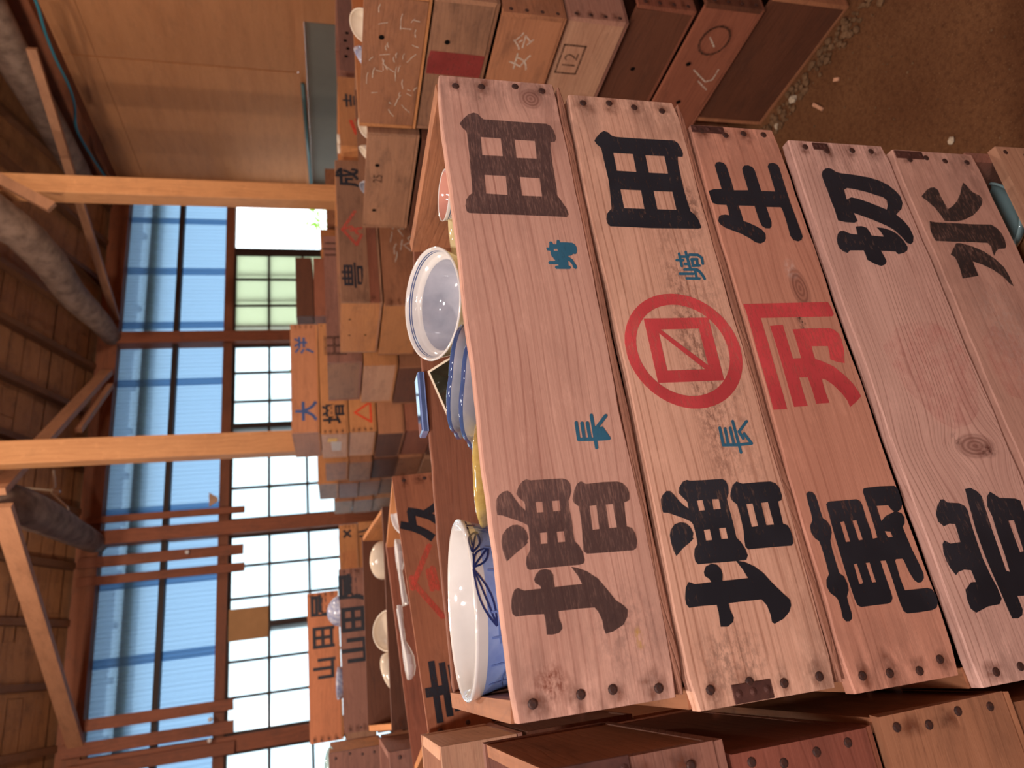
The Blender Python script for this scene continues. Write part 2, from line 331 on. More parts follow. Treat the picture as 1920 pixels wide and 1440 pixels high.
LETTERS = {
 'F1': [
  ('ink_faded', "-1706,1394 -1657,1370 -1609,1323 -1591,1279 -1606,1240 -1606,1205 -1608,1016 -1611,896 -1632,845 -1675,820 -1750,823 -1817,853 -1845,870 -1907,874 -2054,870 -2143,874 -2253,875 -2300,837 -2369,808 -2445,804 -2475,821 -2483,869 -2478,1155 -2481,1369 -2467,1395 -2417,1401 -2355,1386 -2315,1356 -2285,1340 -2210,1335 -2145,1331 -2080,1327 -2052,1334 -2021,1381 -1973,1488 -1936,1574 -1928,1623 -1856,1625 -1779,1618 -1737,1588 -1701,1537 -1693,1491 -1718,1459 -1777,1427 -1854,1381 -1908,1333 -1847,1328 -1819,1335 -1775,1381 -1734,1404", ["-1831,1219 -1834,1148 -1938,1152 -1938,1220", "-1833,1046 -1835,967 -1939,972 -1940,1048", "-2139,1219 -2140,1149 -2248,1157 -2247,1227", "-2144,1046 -2145,971 -2249,974 -2248,1049"]),
  ('ink_faded', "-2183,1617 -2121,1598 -2071,1552 -2039,1486 -2040,1435 -2070,1383 -2122,1350 -2182,1342 -2207,1363 -2219,1353 -2253,1392 -2303,1477 -2379,1587 -2312,1606 -2258,1615", []),
  ('ink_faded', "-1747,793 -1680,751 -1654,704 -1674,671 -1687,655 -1681,469 -1686,308 -1706,249 -1756,209 -1811,195 -1875,203 -1897,220 -1910,272 -1979,281 -2082,290 -2156,295 -2177,242 -2236,217 -2315,213 -2380,236 -2399,271 -2394,547 -2386,770 -2358,800 -2261,794 -2174,781 -2063,771 -1961,770 -1910,773 -1872,815 -1831,825", ["-1917,657 -1914,581 -2157,594 -2159,667", "-1917,478 -1917,401 -2157,403 -2159,488"]),
  ('ink_faded', "-2736,1589 -2687,1574 -2644,1546 -2633,1512 -2651,1482 -2664,1456 -2663,1285 -2636,1292 -2605,1337 -2574,1344 -2529,1320 -2492,1276 -2488,1219 -2503,1170 -2548,1146 -2610,1151 -2664,1149 -2663,1027 -2666,870 -2584,899 -2494,952 -2508,897 -2552,800 -2632,699 -2740,626 -2852,555 -2907,485 -2952,450 -3017,467 -3082,521 -3129,634 -3141,716 -3088,729 -3017,727 -2932,756 -2893,783 -2887,930 -2885,1148 -2947,1153 -3009,1135 -3043,1135 -3078,1174 -3085,1241 -3078,1295 -3020,1291 -2941,1289 -2895,1293 -2886,1428 -2886,1569 -2855,1597 -2795,1599", []),
  ('ink_faded', "2996,1484 3069,1436 3158,1357 3189,1283 3175,1234 3127,1200 3092,1168 3091,950 3087,765 3087,536 3087,335 3057,282 2988,250 2900,238 2836,240 2796,265 2785,325 2665,339 2467,350 2248,354 2056,360 1950,367 1881,333 1767,281 1676,266 1631,294 1635,454 1641,847 1643,1326 1647,1513 1674,1538 1751,1546 1841,1525 1905,1480 1935,1442 2084,1432 2282,1424 2495,1415 2676,1412 2848,1406 2884,1417 2936,1460", ["2801,1238 2796,980 2517,989 2518,1251", "2792,800 2789,533 2507,550 2504,815", "2215,1260 2213,992 1930,1007 1937,1272", "2208,816 2204,557 1926,568 1929,823"]),
  ('ink_teal', "1178,633 1190,619 1186,595 1241,583 1261,584 1273,571 1273,554 1258,542 1234,535 1233,497 1287,485 1301,469 1295,452 1264,443 1266,362 1261,292 1236,261 1197,246 1150,249 1107,266 1099,285 1106,308 1082,330 1072,381 1051,356 1024,326 975,307 936,289 906,291 892,311 905,333 955,345 993,366 1008,388 939,393 935,373 912,368 891,384 891,557 914,567 933,557 941,514 953,519 957,632 978,640 997,625 1000,560 1010,544 1025,562 1048,566 1059,581 1097,589 1140,585 1145,626", ["1168,541 1169,494 1142,495 1141,544"]),
  ('ink_teal', "-1203,627 -1213,630 -1221,638 -1224,647 -1222,657 -1216,664 -1207,667 -1020,662 -1010,659 -1002,652 -999,642 -1001,632 -1007,625 -1016,622", []),
  ('ink_teal', "-1194,450 -1197,441 -1204,435 -1214,434 -1224,438 -1230,447 -1232,457 -1224,650 -1221,659 -1214,665 -1204,666 -1195,662 -1188,654 -1186,644", []),
  ('ink_teal', "-1193,301 -1196,292 -1203,285 -1213,284 -1222,288 -1229,296 -1232,306 -1232,456 -1230,465 -1223,472 -1213,473 -1204,469 -1197,461 -1194,451", []),
  ('ink_teal', "-1107,380 -1097,381 -1087,377 -1080,369 -1077,359 -1079,349 -1086,343 -1203,285 -1212,284 -1222,287 -1229,296 -1232,306 -1230,316 -1223,322", []),
  ('ink_teal', "-1195,563 -1204,566 -1212,573 -1215,583 -1214,593 -1208,600 -1198,603 -1030,599 -1020,596 -1012,589 -1008,579 -1010,569 -1016,562 -1026,559", []),
  ('ink_teal', "-1198,498 -1208,500 -1216,508 -1219,517 -1218,527 -1212,535 -1203,537 -1031,537 -1020,535 -1012,527 -1009,517 -1010,507 -1016,500 -1026,497", []),
  ('ink_teal', "-1304,442 -1313,444 -1321,452 -1324,462 -1323,472 -1317,479 -1307,481 -945,474 -934,471 -926,463 -923,453 -924,443 -931,436 -940,434", []),
  ('ink_teal', "-1093,402 -1099,411 -1100,422 -1096,431 -1087,435 -1077,435 -1068,429 -944,306 -938,296 -937,286 -942,277 -950,272 -960,273 -970,279", []),
  ('ink_teal', "-1066,458 -1084,359 -1207,293 -1218,423 -1209,478", []),
 ],
 'F2': [
  ('ink_black', "-1699,1376 -1652,1356 -1590,1294 -1578,1245 -1590,1208 -1595,1009 -1597,826 -1621,785 -1684,772 -1757,789 -1815,825 -1875,829 -2008,825 -2126,825 -2231,829 -2281,790 -2354,758 -2424,748 -2467,777 -2468,877 -2462,1109 -2456,1338 -2420,1361 -2358,1358 -2298,1336 -2257,1293 -2189,1288 -2108,1287 -2050,1292 -2025,1305 -1984,1372 -1948,1454 -1908,1547 -1900,1602 -1824,1604 -1765,1599 -1720,1567 -1679,1512 -1682,1467 -1718,1437 -1781,1400 -1845,1351 -1884,1302 -1813,1297 -1762,1337 -1718,1371", ["-1808,1187 -1806,1117 -1917,1118 -1918,1186", "-1808,1005 -1811,925 -1919,928 -1918,1014", "-2119,1186 -2118,1114 -2230,1114 -2230,1187", "-2119,1005 -2119,926 -2234,929 -2232,1007"]),
  ('ink_black', "-2139,1582 -2084,1557 -2031,1499 -2017,1432 -2031,1371 -2075,1331 -2141,1311 -2185,1332 -2197,1323 -2237,1384 -2285,1472 -2353,1558 -2298,1576 -2229,1585", []),
  ('ink_black', "-1759,766 -1676,718 -1637,659 -1656,623 -1667,591 -1665,396 -1668,242 -1691,185 -1744,152 -1838,146 -1886,169 -1894,214 -1986,222 -2083,225 -2137,228 -2160,180 -2210,161 -2282,157 -2352,169 -2375,201 -2369,419 -2365,728 -2332,751 -2251,741 -2171,724 -2088,720 -1981,717 -1884,723 -1838,771 -1794,779", ["-1893,612 -1891,533 -2137,538 -2139,616", "-1893,430 -1890,342 -2137,342 -2137,436"]),
  ('ink_black', "-2728,1551 -2666,1529 -2616,1486 -2631,1452 -2645,1424 -2645,1236 -2609,1251 -2577,1293 -2538,1293 -2486,1257 -2465,1187 -2482,1128 -2525,1094 -2581,1088 -2646,1108 -2648,954 -2650,811 -2562,845 -2462,901 -2487,803 -2543,701 -2619,618 -2728,545 -2845,449 -2912,390 -2967,397 -3028,441 -3083,525 -3118,641 -3098,667 -3034,660 -2935,675 -2870,720 -2867,888 -2865,1099 -2930,1098 -3007,1078 -3047,1100 -3081,1166 -3073,1245 -3019,1242 -2936,1232 -2866,1234 -2858,1392 -2859,1541 -2823,1563 -2770,1562", []),
  ('ink_black', "3004,1447 3072,1402 3149,1332 3182,1276 3164,1224 3109,1179 3093,1127 3089,835 3092,606 3097,268 3054,220 2969,194 2877,187 2823,207 2818,283 2687,304 2481,314 2304,324 2130,322 1995,316 1934,315 1875,262 1791,227 1678,221 1664,271 1658,605 1653,931 1662,1248 1663,1488 1702,1516 1772,1520 1854,1492 1933,1418 2035,1404 2203,1386 2387,1371 2547,1372 2697,1375 2849,1373 2900,1380 2948,1425", ["2822,1217 2821,937 2528,950 2531,1224", "2813,759 2816,480 2525,495 2525,773", "2235,1235 2234,948 1945,965 1946,1243", "2232,772 2233,502 1948,512 1946,783"]),
  ('ink_red', "710,889 704,986 685,1081 654,1173 611,1260 557,1341 493,1414 420,1478 339,1532 252,1575 160,1607 64,1626 -33,1632 -130,1626 -225,1607 -317,1575 -404,1532 -485,1478 -558,1414 -622,1341 -677,1260 -720,1173 -751,1081 -770,986 -776,889 -770,792 -751,696 -720,604 -677,517 -622,436 -558,363 -485,299 -404,245 -317,202 -225,171 -130,152 -33,145 64,152 160,171 252,202 339,245 420,299 493,363 557,436 611,517 654,604 685,696 704,792", ["558,902 553,979 538,1055 513,1128 479,1197 436,1262 385,1320 327,1370 263,1413 194,1447 121,1472 45,1487 -32,1492 -109,1487 -185,1472 -258,1447 -327,1413 -391,1370 -449,1320 -500,1262 -543,1197 -577,1128 -602,1055 -617,979 -622,902 -617,825 -602,750 -577,677 -543,607 -500,543 -449,485 -391,434 -327,391 -258,357 -185,332 -109,317 -32,312 45,317 121,332 194,357 263,391 327,434 385,485 436,543 479,607 513,677 538,750 553,825"]),
  ('ink_red', "375,1322 380,468 -444,478 -447,1323", ["228,1135 232,632 -247,635", "180,1169 -296,688 -298,1173"]),
  ('ink_teal', "1200,610 1197,602 1190,597 1180,597 1171,602 1164,611 1161,620 1162,704 1165,713 1172,718 1181,717 1191,712 1198,704 1200,694", []),
  ('ink_teal', "1102,628 1092,631 1084,638 1079,648 1079,657 1084,664 1093,666 1275,660 1285,657 1293,650 1298,640 1298,631 1293,624 1284,622", []),
  ('ink_teal', "1076,520 1066,522 1057,529 1052,539 1052,548 1057,555 1065,558 1300,561 1310,558 1319,551 1324,542 1325,532 1320,525 1311,523", []),
  ('ink_teal', "1252,524 1249,516 1242,511 1233,511 1223,516 1216,524 1213,534 1212,623 1214,631 1221,636 1231,636 1240,632 1248,623 1250,613", []),
  ('ink_teal', "1146,535 1144,527 1137,522 1127,522 1117,527 1110,535 1108,545 1107,607 1109,615 1116,620 1126,620 1135,615 1143,607 1145,597", []),
  ('ink_teal', "1281,384 1278,376 1271,371 1261,371 1251,376 1244,385 1242,395 1242,512 1244,520 1252,525 1261,525 1271,520 1278,511 1281,501", []),
  ('ink_teal', "1235,327 1228,323 1218,324 1208,330 1202,339 1200,349 1203,357 1245,404 1253,409 1263,408 1272,402 1279,393 1281,383 1277,375", []),
  ('ink_teal', "1137,329 1127,333 1119,340 1114,350 1115,360 1121,366 1130,368 1215,361 1225,358 1234,350 1238,340 1238,331 1232,324 1223,323", []),
  ('ink_teal', "1217,409 1215,400 1208,395 1198,395 1188,400 1181,409 1178,419 1177,497 1179,505 1186,510 1196,510 1206,505 1213,497 1216,487", []),
  ('ink_teal', "1110,410 1100,414 1093,422 1089,432 1091,441 1097,447 1106,448 1196,433 1205,429 1213,420 1217,411 1215,401 1209,396 1200,395", []),
  ('ink_teal', "1088,496 1091,505 1098,509 1107,510 1117,505 1124,496 1127,486 1127,424 1125,416 1118,411 1108,411 1099,416 1092,424 1089,434", []),
  ('ink_teal', "1192,507 1202,504 1210,497 1215,487 1215,478 1210,471 1201,469 1112,472 1102,475 1093,482 1089,492 1089,501 1094,508 1103,510", []),
  ('ink_teal', "1128,398 1126,389 1119,384 1109,383 1100,388 1092,396 1089,406 1084,500 1086,509 1093,514 1102,515 1112,510 1119,502 1122,492", []),
  ('ink_teal', "1010,508 1007,500 1000,495 991,495 981,500 974,508 972,518 970,705 973,714 980,718 989,719 999,714 1006,706 1008,696", []),
  ('ink_teal', "1071,446 1068,438 1061,433 1052,433 1042,438 1035,446 1032,456 1031,626 1033,634 1040,639 1050,639 1059,634 1066,626 1069,616", []),
  ('ink_teal', "1027,396 1019,392 1009,394 1000,400 994,409 993,419 997,427 1036,466 1044,470 1054,469 1063,463 1069,454 1070,444 1067,436", []),
  ('ink_teal', "972,369 963,367 953,371 945,379 941,389 942,398 948,404 1000,429 1009,430 1019,427 1027,419 1031,409 1029,400 1024,394", []),
  ('ink_teal', "930,355 921,355 911,360 904,368 901,378 904,387 910,392 950,405 959,405 969,400 976,391 979,382 977,373 970,368", []),
  ('ink_teal', "943,441 940,432 933,427 923,428 914,433 907,441 905,451 908,626 910,634 917,639 927,639 936,634 943,626 945,616", []),
  ('ink_teal', "931,464 922,467 913,475 909,484 909,494 915,500 923,502 1039,496 1049,493 1057,485 1062,476 1061,466 1056,460 1047,458", []),
  ('ink_teal', "-1217,687 -1225,689 -1232,697 -1236,706 -1235,715 -1229,722 -1221,724 -1020,714 -1011,711 -1004,704 -1000,694 -1001,685 -1006,679 -1014,676", []),
  ('ink_teal', "-1210,520 -1213,512 -1219,507 -1228,506 -1236,511 -1242,519 -1244,529 -1236,709 -1233,718 -1227,723 -1218,723 -1210,719 -1204,711 -1202,701", []),
  ('ink_teal', "-1204,342 -1206,333 -1212,327 -1221,326 -1229,330 -1236,339 -1238,348 -1244,528 -1242,537 -1236,542 -1227,543 -1219,539 -1213,531 -1210,522", []),
  ('ink_teal', "-1112,425 -1104,426 -1095,422 -1088,414 -1085,404 -1087,395 -1093,389 -1212,328 -1220,326 -1229,330 -1235,338 -1238,348 -1236,357 -1231,363", []),
  ('ink_teal', "-1204,624 -1213,627 -1220,634 -1223,643 -1222,652 -1217,659 -1209,661 -1033,651 -1024,648 -1017,640 -1013,631 -1014,622 -1020,615 -1028,613", []),
  ('ink_teal', "-1215,553 -1223,555 -1230,562 -1234,572 -1233,581 -1228,588 -1220,590 -1030,586 -1021,583 -1014,576 -1010,567 -1011,557 -1016,551 -1024,548", []),
  ('ink_teal', "-1312,489 -1321,491 -1328,498 -1332,508 -1331,517 -1326,524 -1319,527 -951,528 -942,526 -934,519 -930,509 -931,499 -935,492 -943,490", []),
  ('ink_teal', "-1087,455 -1092,464 -1093,474 -1089,482 -1082,486 -1073,485 -1065,479 -948,348 -943,339 -942,329 -946,321 -953,317 -962,318 -970,324", []),
  ('ink_teal', "-1149,419 -1157,418 -1166,423 -1172,431 -1174,441 -1171,450 -1165,455 -1084,485 -1075,486 -1067,481 -1061,473 -1059,463 -1061,454 -1068,449", []),
 ],
 'F3': [
  ('ink_black', "-1614,1345 -1590,1304 -1599,1258 -1639,1234 -1709,1227 -1804,1230 -1899,1226 -1934,1183 -1988,1159 -2060,1167 -2143,1215 -2239,1225 -2360,1226 -2489,1225 -2528,1179 -2604,1165 -2671,1174 -2734,1219 -2810,1224 -2896,1220 -2951,1235 -2973,1272 -2969,1318 -2929,1344 -2835,1333 -2749,1337 -2718,1356 -2674,1405 -2604,1427 -2539,1407 -2485,1355 -2407,1351 -2297,1348 -2197,1349 -2135,1357 -2101,1400 -2037,1426 -1966,1414 -1908,1364 -1825,1354 -1720,1354", []),
  ('ink_black', "-1749,1130 -1725,1096 -1722,1058 -1724,908 -1725,717 -1748,675 -1787,664 -1926,667 -2075,661 -2174,668 -2169,606 -2039,596 -1846,597 -1650,599 -1613,578 -1606,530 -1603,345 -1612,150 -1643,116 -1721,115 -1820,123 -1882,162 -1910,226 -1930,176 -1981,157 -2043,181 -2082,226 -2189,218 -2338,203 -2486,176 -2600,161 -2649,176 -2689,225 -2689,276 -2655,313 -2571,341 -2436,361 -2420,373 -2417,455 -2435,475 -2516,477 -2607,483 -2677,480 -2750,473 -2753,329 -2755,177 -2776,122 -2839,92 -2918,104 -2967,143 -2984,214 -2986,404 -2980,539 -2952,576 -2883,585 -2774,589 -2646,587 -2525,588 -2418,594 -2416,663 -2497,664 -2618,662 -2727,657 -2806,661 -2846,693 -2857,747 -2853,928 -2853,1085 -2826,1122 -2762,1134 -2645,1138 -2497,1143 -2298,1143 -2094,1142 -1907,1136", ["-1959,1021 -1953,967 -2177,969 -2177,1025", "-1958,856 -1955,804 -2172,802 -2174,856", "-1821,478 -1825,323 -1871,302 -1906,271 -1943,403 -1995,482", "-2107,482 -2119,410 -2177,401 -2179,466", "-2416,1013 -2413,972 -2615,967 -2629,999 -2619,1020", "-2419,857 -2417,807 -2627,805 -2627,854"]),
  ('ink_black', "2498,1471 2529,1388 2540,1264 2700,1261 2845,1262 2935,1258 2982,1225 2999,1169 2983,1111 2940,1082 2844,1078 2665,1077 2527,1080 2538,857 2688,854 2812,855 2903,844 2957,797 2967,731 2941,675 2880,651 2699,653 2537,655 2538,434 2711,428 2859,424 2962,424 3017,386 3036,315 3013,258 2962,236 2789,243 2573,248 2339,250 2131,244 1927,238 1810,238 1756,275 1730,335 1748,402 1815,431 1943,421 2093,414 2244,417 2277,428 2273,656 2149,655 2031,651 1956,674 1925,714 1927,775 1962,820 2036,833 2164,835 2282,835 2278,1081 2176,1075 2033,1076 2004,1004 1959,917 1909,841 1837,803 1763,820 1711,861 1683,930 1702,994 1763,1066 1827,1166 1871,1272 1914,1378 1964,1437 2015,1458 2090,1427 2117,1380 2125,1319 2116,1267 2201,1258 2281,1261 2281,1395 2305,1458 2353,1470", []),
  ('ink_red', "788,1445 797,1020 811,195 737,174 635,169 602,205 596,745 591,1256 429,1256 218,1255 -41,1260 -244,1260 -444,1260 -610,1266 -611,1450 -387,1443 -137,1440 139,1442 453,1434 679,1433", []),
  ('ink_red', "481,1157 495,969 275,973 33,975 35,858 209,850 347,849 428,851 436,628 436,305 413,243 358,194 270,179 140,198 -50,256 -31,358 8,447 92,428 188,416 192,654 98,664 19,663 -20,559 -87,435 -206,319 -323,238 -427,197 -494,183 -566,284 -626,391 -541,398 -448,442 -332,524 -258,609 -245,660 -398,669 -559,660 -563,848 -391,843 -218,850 -219,971 -396,975 -584,974 -588,1163 -328,1158 -45,1153 236,1151", []),
 ],
 'F4': [
  ('ink_black', "3037,1410 3103,1372 3152,1306 3168,1239 3146,1186 3104,1139 3085,1060 3069,842 3037,603 2988,432 2917,308 2806,212 2718,171 2603,183 2500,243 2395,381 2287,288 2166,238 2032,232 1935,280 1895,340 1920,392 2027,446 2133,526 2203,634 2294,831 2355,990 2399,1107 2333,1095 2261,1087 2229,1159 2236,1300 2262,1415 2443,1403 2589,1410 2761,1408 2911,1415", ["2794,1118 2826,1057 2810,915 2768,733 2724,600 2691,487 2643,444 2554,461 2477,511 2523,617 2591,777 2646,940 2666,1043 2625,1137"]),
  ('ink_black', "2035,1503 2083,1450 2094,1387 2063,1328 2043,1276 2038,1177 2169,1158 2180,1057 2156,982 2097,957 2028,947 2013,747 2090,765 2167,808 2158,701 2125,591 2068,504 1961,436 1855,407 1795,438 1752,512 1729,619 1773,650 1780,889 1699,873 1618,860 1560,905 1534,981 1564,1070 1631,1173 1706,1168 1780,1175 1776,1400 1733,1451 1757,1512 1802,1553 1871,1563 1952,1545", []),
  ('ink_black', "-1809,1553 -1722,1495 -1650,1414 -1649,1373 -1690,1335 -1713,1166 -1755,1103 -1809,1088 -1938,1108 -2142,1124 -2356,1131 -2544,1111 -2681,1083 -2802,1080 -2856,1138 -2861,1299 -2906,1492 -2856,1546 -2762,1548 -2658,1522 -2591,1412 -2595,1343 -2464,1351 -2448,1446 -2464,1532 -2495,1581 -2418,1620 -2330,1642 -2232,1637 -2147,1610 -2111,1566 -2154,1499 -2150,1354 -1943,1338 -1931,1412 -1955,1503 -1898,1558", []),
  ('ink_black', "-1555,1009 -1548,922 -1595,844 -1658,807 -1831,824 -2039,844 -2295,856 -2520,872 -2537,823 -2351,802 -2135,792 -1902,767 -1781,783 -1664,729 -1616,659 -1646,615 -1698,556 -1723,328 -1756,258 -1877,269 -2036,285 -2320,333 -2594,397 -2833,477 -2798,852 -2948,850 -3004,887 -3028,956 -3019,1039 -2901,1050 -2732,1060 -2511,1078 -2298,1086 -2044,1077 -1760,1040", ["-1973,556 -1973,474 -2335,511 -2342,573"]),
  ('ink_red_faint', "332,1436 594,1121 691,737 640,409 462,224 148,150 -231,182 -592,331 -760,539 -815,816 -700,1011 -482,1160 -261,1311 33,1393", []),
 ],
 'F5': [
  ('ink_worn', "2792,1480 2915,1329 2960,1240 2971,1165 2925,1115 2822,1119 2699,1105 2585,1087 2637,979 2738,847 2867,730 2997,641 3092,567 3031,523 2921,474 2856,360 2787,342 2687,405 2587,519 2486,668 2405,862 2367,1020 2366,1242 2465,1266 2596,1318 2701,1396", []),
  ('ink_worn', "2357,1520 2340,1418 2337,1103 2328,757 2333,399 2268,316 2176,276 2069,272 1963,301 1916,343 1907,469 1867,539 1782,616 1866,610 1944,592 2006,625 2015,907 2013,1253 2019,1561 2102,1578 2205,1573", []),
  ('ink_worn', "1794,1401 1878,1322 1989,1209 1991,1126 1943,942 1863,772 1737,625 1597,527 1471,507 1277,509 1320,556 1445,632 1557,756 1637,910 1686,1051 1566,1061 1448,1064 1403,1368 1563,1340 1688,1335 1757,1344", []),
  ('ink_red_faint', "666,1207 497,824 100,948 -426,1226 -342,1442 39,1518 430,1507", []),
 ],
}
# ---------------------------------------------------------------- painted marks on boards
def ink_polys(name, items, mat, parent, place):
    """flat paint film: items = [(outer, [holes])] in metres on the board; place(u, v) -> local point"""
    mb = MB()
    for k_, (outer, holes) in enumerate(items):
        loops = [[Vector((u, v, 0)) for u, v in l] for l in [outer] + holes]
        tris = tessellate_polygon(loops)
        flat = [p for l in loops for p in l]
        n = len(mb.v); mb.v += [tuple(place(p.x, p.y, k_ * 0.00006)) for p in flat]
        for t in tris: mb.f.append(tuple(n + i for i in t)); mb.m.append(0)
    o = bpy.data.objects.new(name, None)
    bpy.data.objects.remove(o)
    me = bpy.data.meshes.new(name); me.from_pydata(mb.v, [], mb.f); me.materials.append(mat); me.update()
    o = bpy.data.objects.new(name, me); COL.objects.link(o); o.parent = parent
    return o

_glyphs = {}
def glyph(body, bold):
    k = (body, bold)
    if k not in _glyphs:
        c = bpy.data.curves.new('glyph', 'FONT'); c.body = body; c.size = 1; c.offset = bold; c.align_x = 'CENTER'; c.resolution_u = 3
        o = bpy.data.objects.new('glyph', c); COL.objects.link(o)
        bpy.context.view_layer.update()
        me = bpy.data.meshes.new_from_object(o.evaluated_get(bpy.context.evaluated_depsgraph_get()))
        v = [tuple(p.co) for p in me.vertices]; f = [tuple(p.vertices) for p in me.polygons]
        bpy.data.objects.remove(o); bpy.data.curves.remove(c); bpy.data.meshes.remove(me)
        xs = [p[0] for p in v]; ys = [p[1] for p in v]
        cx, cy = (min(xs) + max(xs)) / 2, (min(ys) + max(ys)) / 2
        _glyphs[k] = ([(p[0] - cx, p[1] - cy) for p in v], f)
    return _glyphs[k]

def text_on(parent, place, body, u, v, size, mat, bold=0.02, rot=0.0, sx=1.0, name='lettering'):
    vs, fs = glyph(body, bold)
    ca, sa = math.cos(rot), math.sin(rot)
    me = bpy.data.meshes.new(name)
    me.from_pydata([tuple(place(u + (x * ca * sx - y * sa) * size, v + (x * sa * sx + y * ca) * size)) for x, y in vs], [], fs)
    me.materials.append(INK[mat]); me.update()
    o = bpy.data.objects.new(name, me); COL.objects.link(o); o.parent = parent
    return o

def stroke_poly(a, b, w):
    a = Vector(a); b = Vector(b); d = (b - a); L = d.length or 1; d /= L; n = Vector((-d.y, d.x)); r = w / 2
    ang = math.atan2(d.y, d.x); out = []
    for i in range(7): t = ang - math.pi / 2 + math.pi * i / 6; out.append((b.x + r * math.cos(t), b.y + r * math.sin(t)))
    for i in range(7): t = ang + math.pi / 2 + math.pi * i / 6; out.append((a.x + r * math.cos(t), a.y + r * math.sin(t)))
    return out
def strokes_on(parent, place, lines, w, mat, name='painted_mark'):
    items = []
    for l in lines:
        for a, b in zip(l[:-1], l[1:]): items.append((stroke_poly(a, b, w), []))
    return ink_polys(name, items, INK[mat], parent, place)

# ---------------------------------------------------------------- crates
RND = random.Random(7)
def ragged_board(w, t, z0, z1, y0, rnd, rag=0.0012, n=26):
    """board standing on edge, long edges slightly wavy and chipped; returns MB (x along, y thickness, z height)"""
    mb = MB(); top = []; bot = []
    a = b = 0.0
    for i in range(n + 1):
        x = -w / 2 + w * i / n
        a = a * 0.7 + rnd.uniform(-rag, rag); b = b * 0.7 + rnd.uniform(-rag, rag)
        e = rnd.uniform(-rag, rag) if i in (0, n) else 0
        cut = 0.003 if i in (0, n) else 0
        top.append((x + e, z1 + a - cut)); bot.append((x + e, z0 + b + cut))
    c = 0.0016
    for i in range(n):
        (xa, za), (xb, zb) = top[i], top[i + 1]; (xc, zc), (xd, zd) = bot[i], bot[i + 1]
        F, B = y0, y0 + t
        mb.poly([(xc, F, zc + c), (xd, F, zd + c), (xb, F, zb - c), (xa, F, za - c)])
        mb.poly([(xa, F, za - c), (xb, F, zb - c), (xb, F + c, zb), (xa, F + c, za)])
        mb.poly([(xa, F + c, za), (xb, F + c, zb), (xb, B, zb), (xa, B, za)])
        mb.poly([(xc, F + c, zc), (xc, B, zc), (xd, B, zd), (xd, F + c, zd)])
        mb.poly([(xc, F, zc + c), (xc, F + c, zc), (xd, F + c, zd), (xd, F, zd + c)])
        mb.poly([(xc, B, zc), (xa, B, za), (xb, B, zb), (xd, B, zd)])
    for (p, q) in ((top[0], bot[0]), (top[-1], bot[-1])):
        mb.poly([(p[0], y0, p[1] - c), (p[0], y0 + c, p[1]), (p[0], y0 + t, p[1]), (q[0], y0 + t, q[1]), (q[0], y0 + c, q[1]), (q[0], y0, q[1] + c)])
    return mb

_boxmesh = {}
def box_part(name, x0, x1, y0, y1, z0, z1, mat, parent, key=None):
    k = (key, mat.name) if key else None
    if k and k in _boxmesh: me = _boxmesh[k]
    else:
        mb = MB(); mb.box(x0, x1, y0, y1, z0, z1, j=0.0012, rnd=RND); me = mb.mesh(name, mat)
        if k: _boxmesh[k] = me
    o = bpy.data.objects.new(name, me); COL.objects.link(o); o.parent = parent
    return o

def nail_head(parent, p, n, r=0.0047, mat=None, mark=False):
    """slightly domed nail head (or, mark=True, an empty nail hole) at local point p facing n ('f' front, 'l' left)"""
    mb = MB(); seg = 10
    ax = {'f': (Vector((1, 0, 0)), Vector((0, 0, 1)), Vector((0, -1, 0))), 'l': (Vector((0, 1, 0)), Vector((0, 0, 1)), Vector((-1, 0, 0)))}[n]
    p = Vector(p); prev = None
    for rr, hh in ((1.0, 0.0), (0.95, 0.0008), (0.6, 0.0014)):
        ring = [p + ax[0] * (r * rr * math.cos(6.2832 * k / seg)) + ax[1] * (r * rr * math.sin(6.2832 * k / seg)) + ax[2] * (hh if not mark else 0.0004) for k in range(seg)]
        if prev:
            for k in range(seg): mb.poly([prev[k], prev[(k + 1) % seg], ring[(k + 1) % seg], ring[k]])
        prev = ring
    mb.poly(prev)
    return mb.build('nail' if not mark else 'nail_hole', mat or (M_HOLE if mark else M_NAIL), parent, smooth=True)

M_STAIN = NT('nail_rust_stain')
_at = M_STAIN.new('ShaderNodeAttribute', attribute_name='fade')
_tcs = M_STAIN.new('ShaderNodeTexCoord')
_ns = M_STAIN.noise(_tcs.outputs['Object'], 120, 3)
M_STAIN.link(M_STAIN.math('MULTIPLY', M_STAIN.math('MULTIPLY', _at.outputs['Fac'], M_STAIN.ramp(_ns, 0.25, 0.65)), 0.75), M_STAIN.bsdf.inputs['Alpha'])
M_STAIN.link(M_STAIN.mix(M_STAIN.ramp(_ns, 0.4, 0.6), srgb(70, 46, 42), srgb(120, 62, 36)), M_STAIN.bsdf.inputs['Base Color'])
M_STAIN.bsdf.inputs['Roughness'].default_value = 0.8
def stains(parent, spots):
    for sp in spots: stain(parent, [sp])
def stain(parent, spots):
    """rust and damp marks around nail heads: (x, y, z, rx, rz)"""
    vs, fs, fa = [], [], []
    for (x, y, z, rx, rz) in spots:
        n = len(vs); vs.append((x, y, z)); fa.append(1.0)
        for k in range(14):
            t = 6.2832 * k / 14; q = RND.uniform(0.75, 1.2)
            vs.append((x + rx * q * math.cos(t), y, z + rz * q * math.sin(t))); fa.append(0.0)
        for k in range(14): fs.append((n, n + 1 + k, n + 1 + (k + 1) % 14))
    me = bpy.data.meshes.new('rust_stain'); me.from_pydata(vs, [], fs); me.materials.append(M_STAIN.mat)
    at = me.attributes.new('fade', 'FLOAT', 'POINT')
    for i, a in enumerate(fa): at.data[i].value = a
    o = bpy.data.objects.new('rust_stain', me); COL.objects.link(o); o.parent = parent
    return o

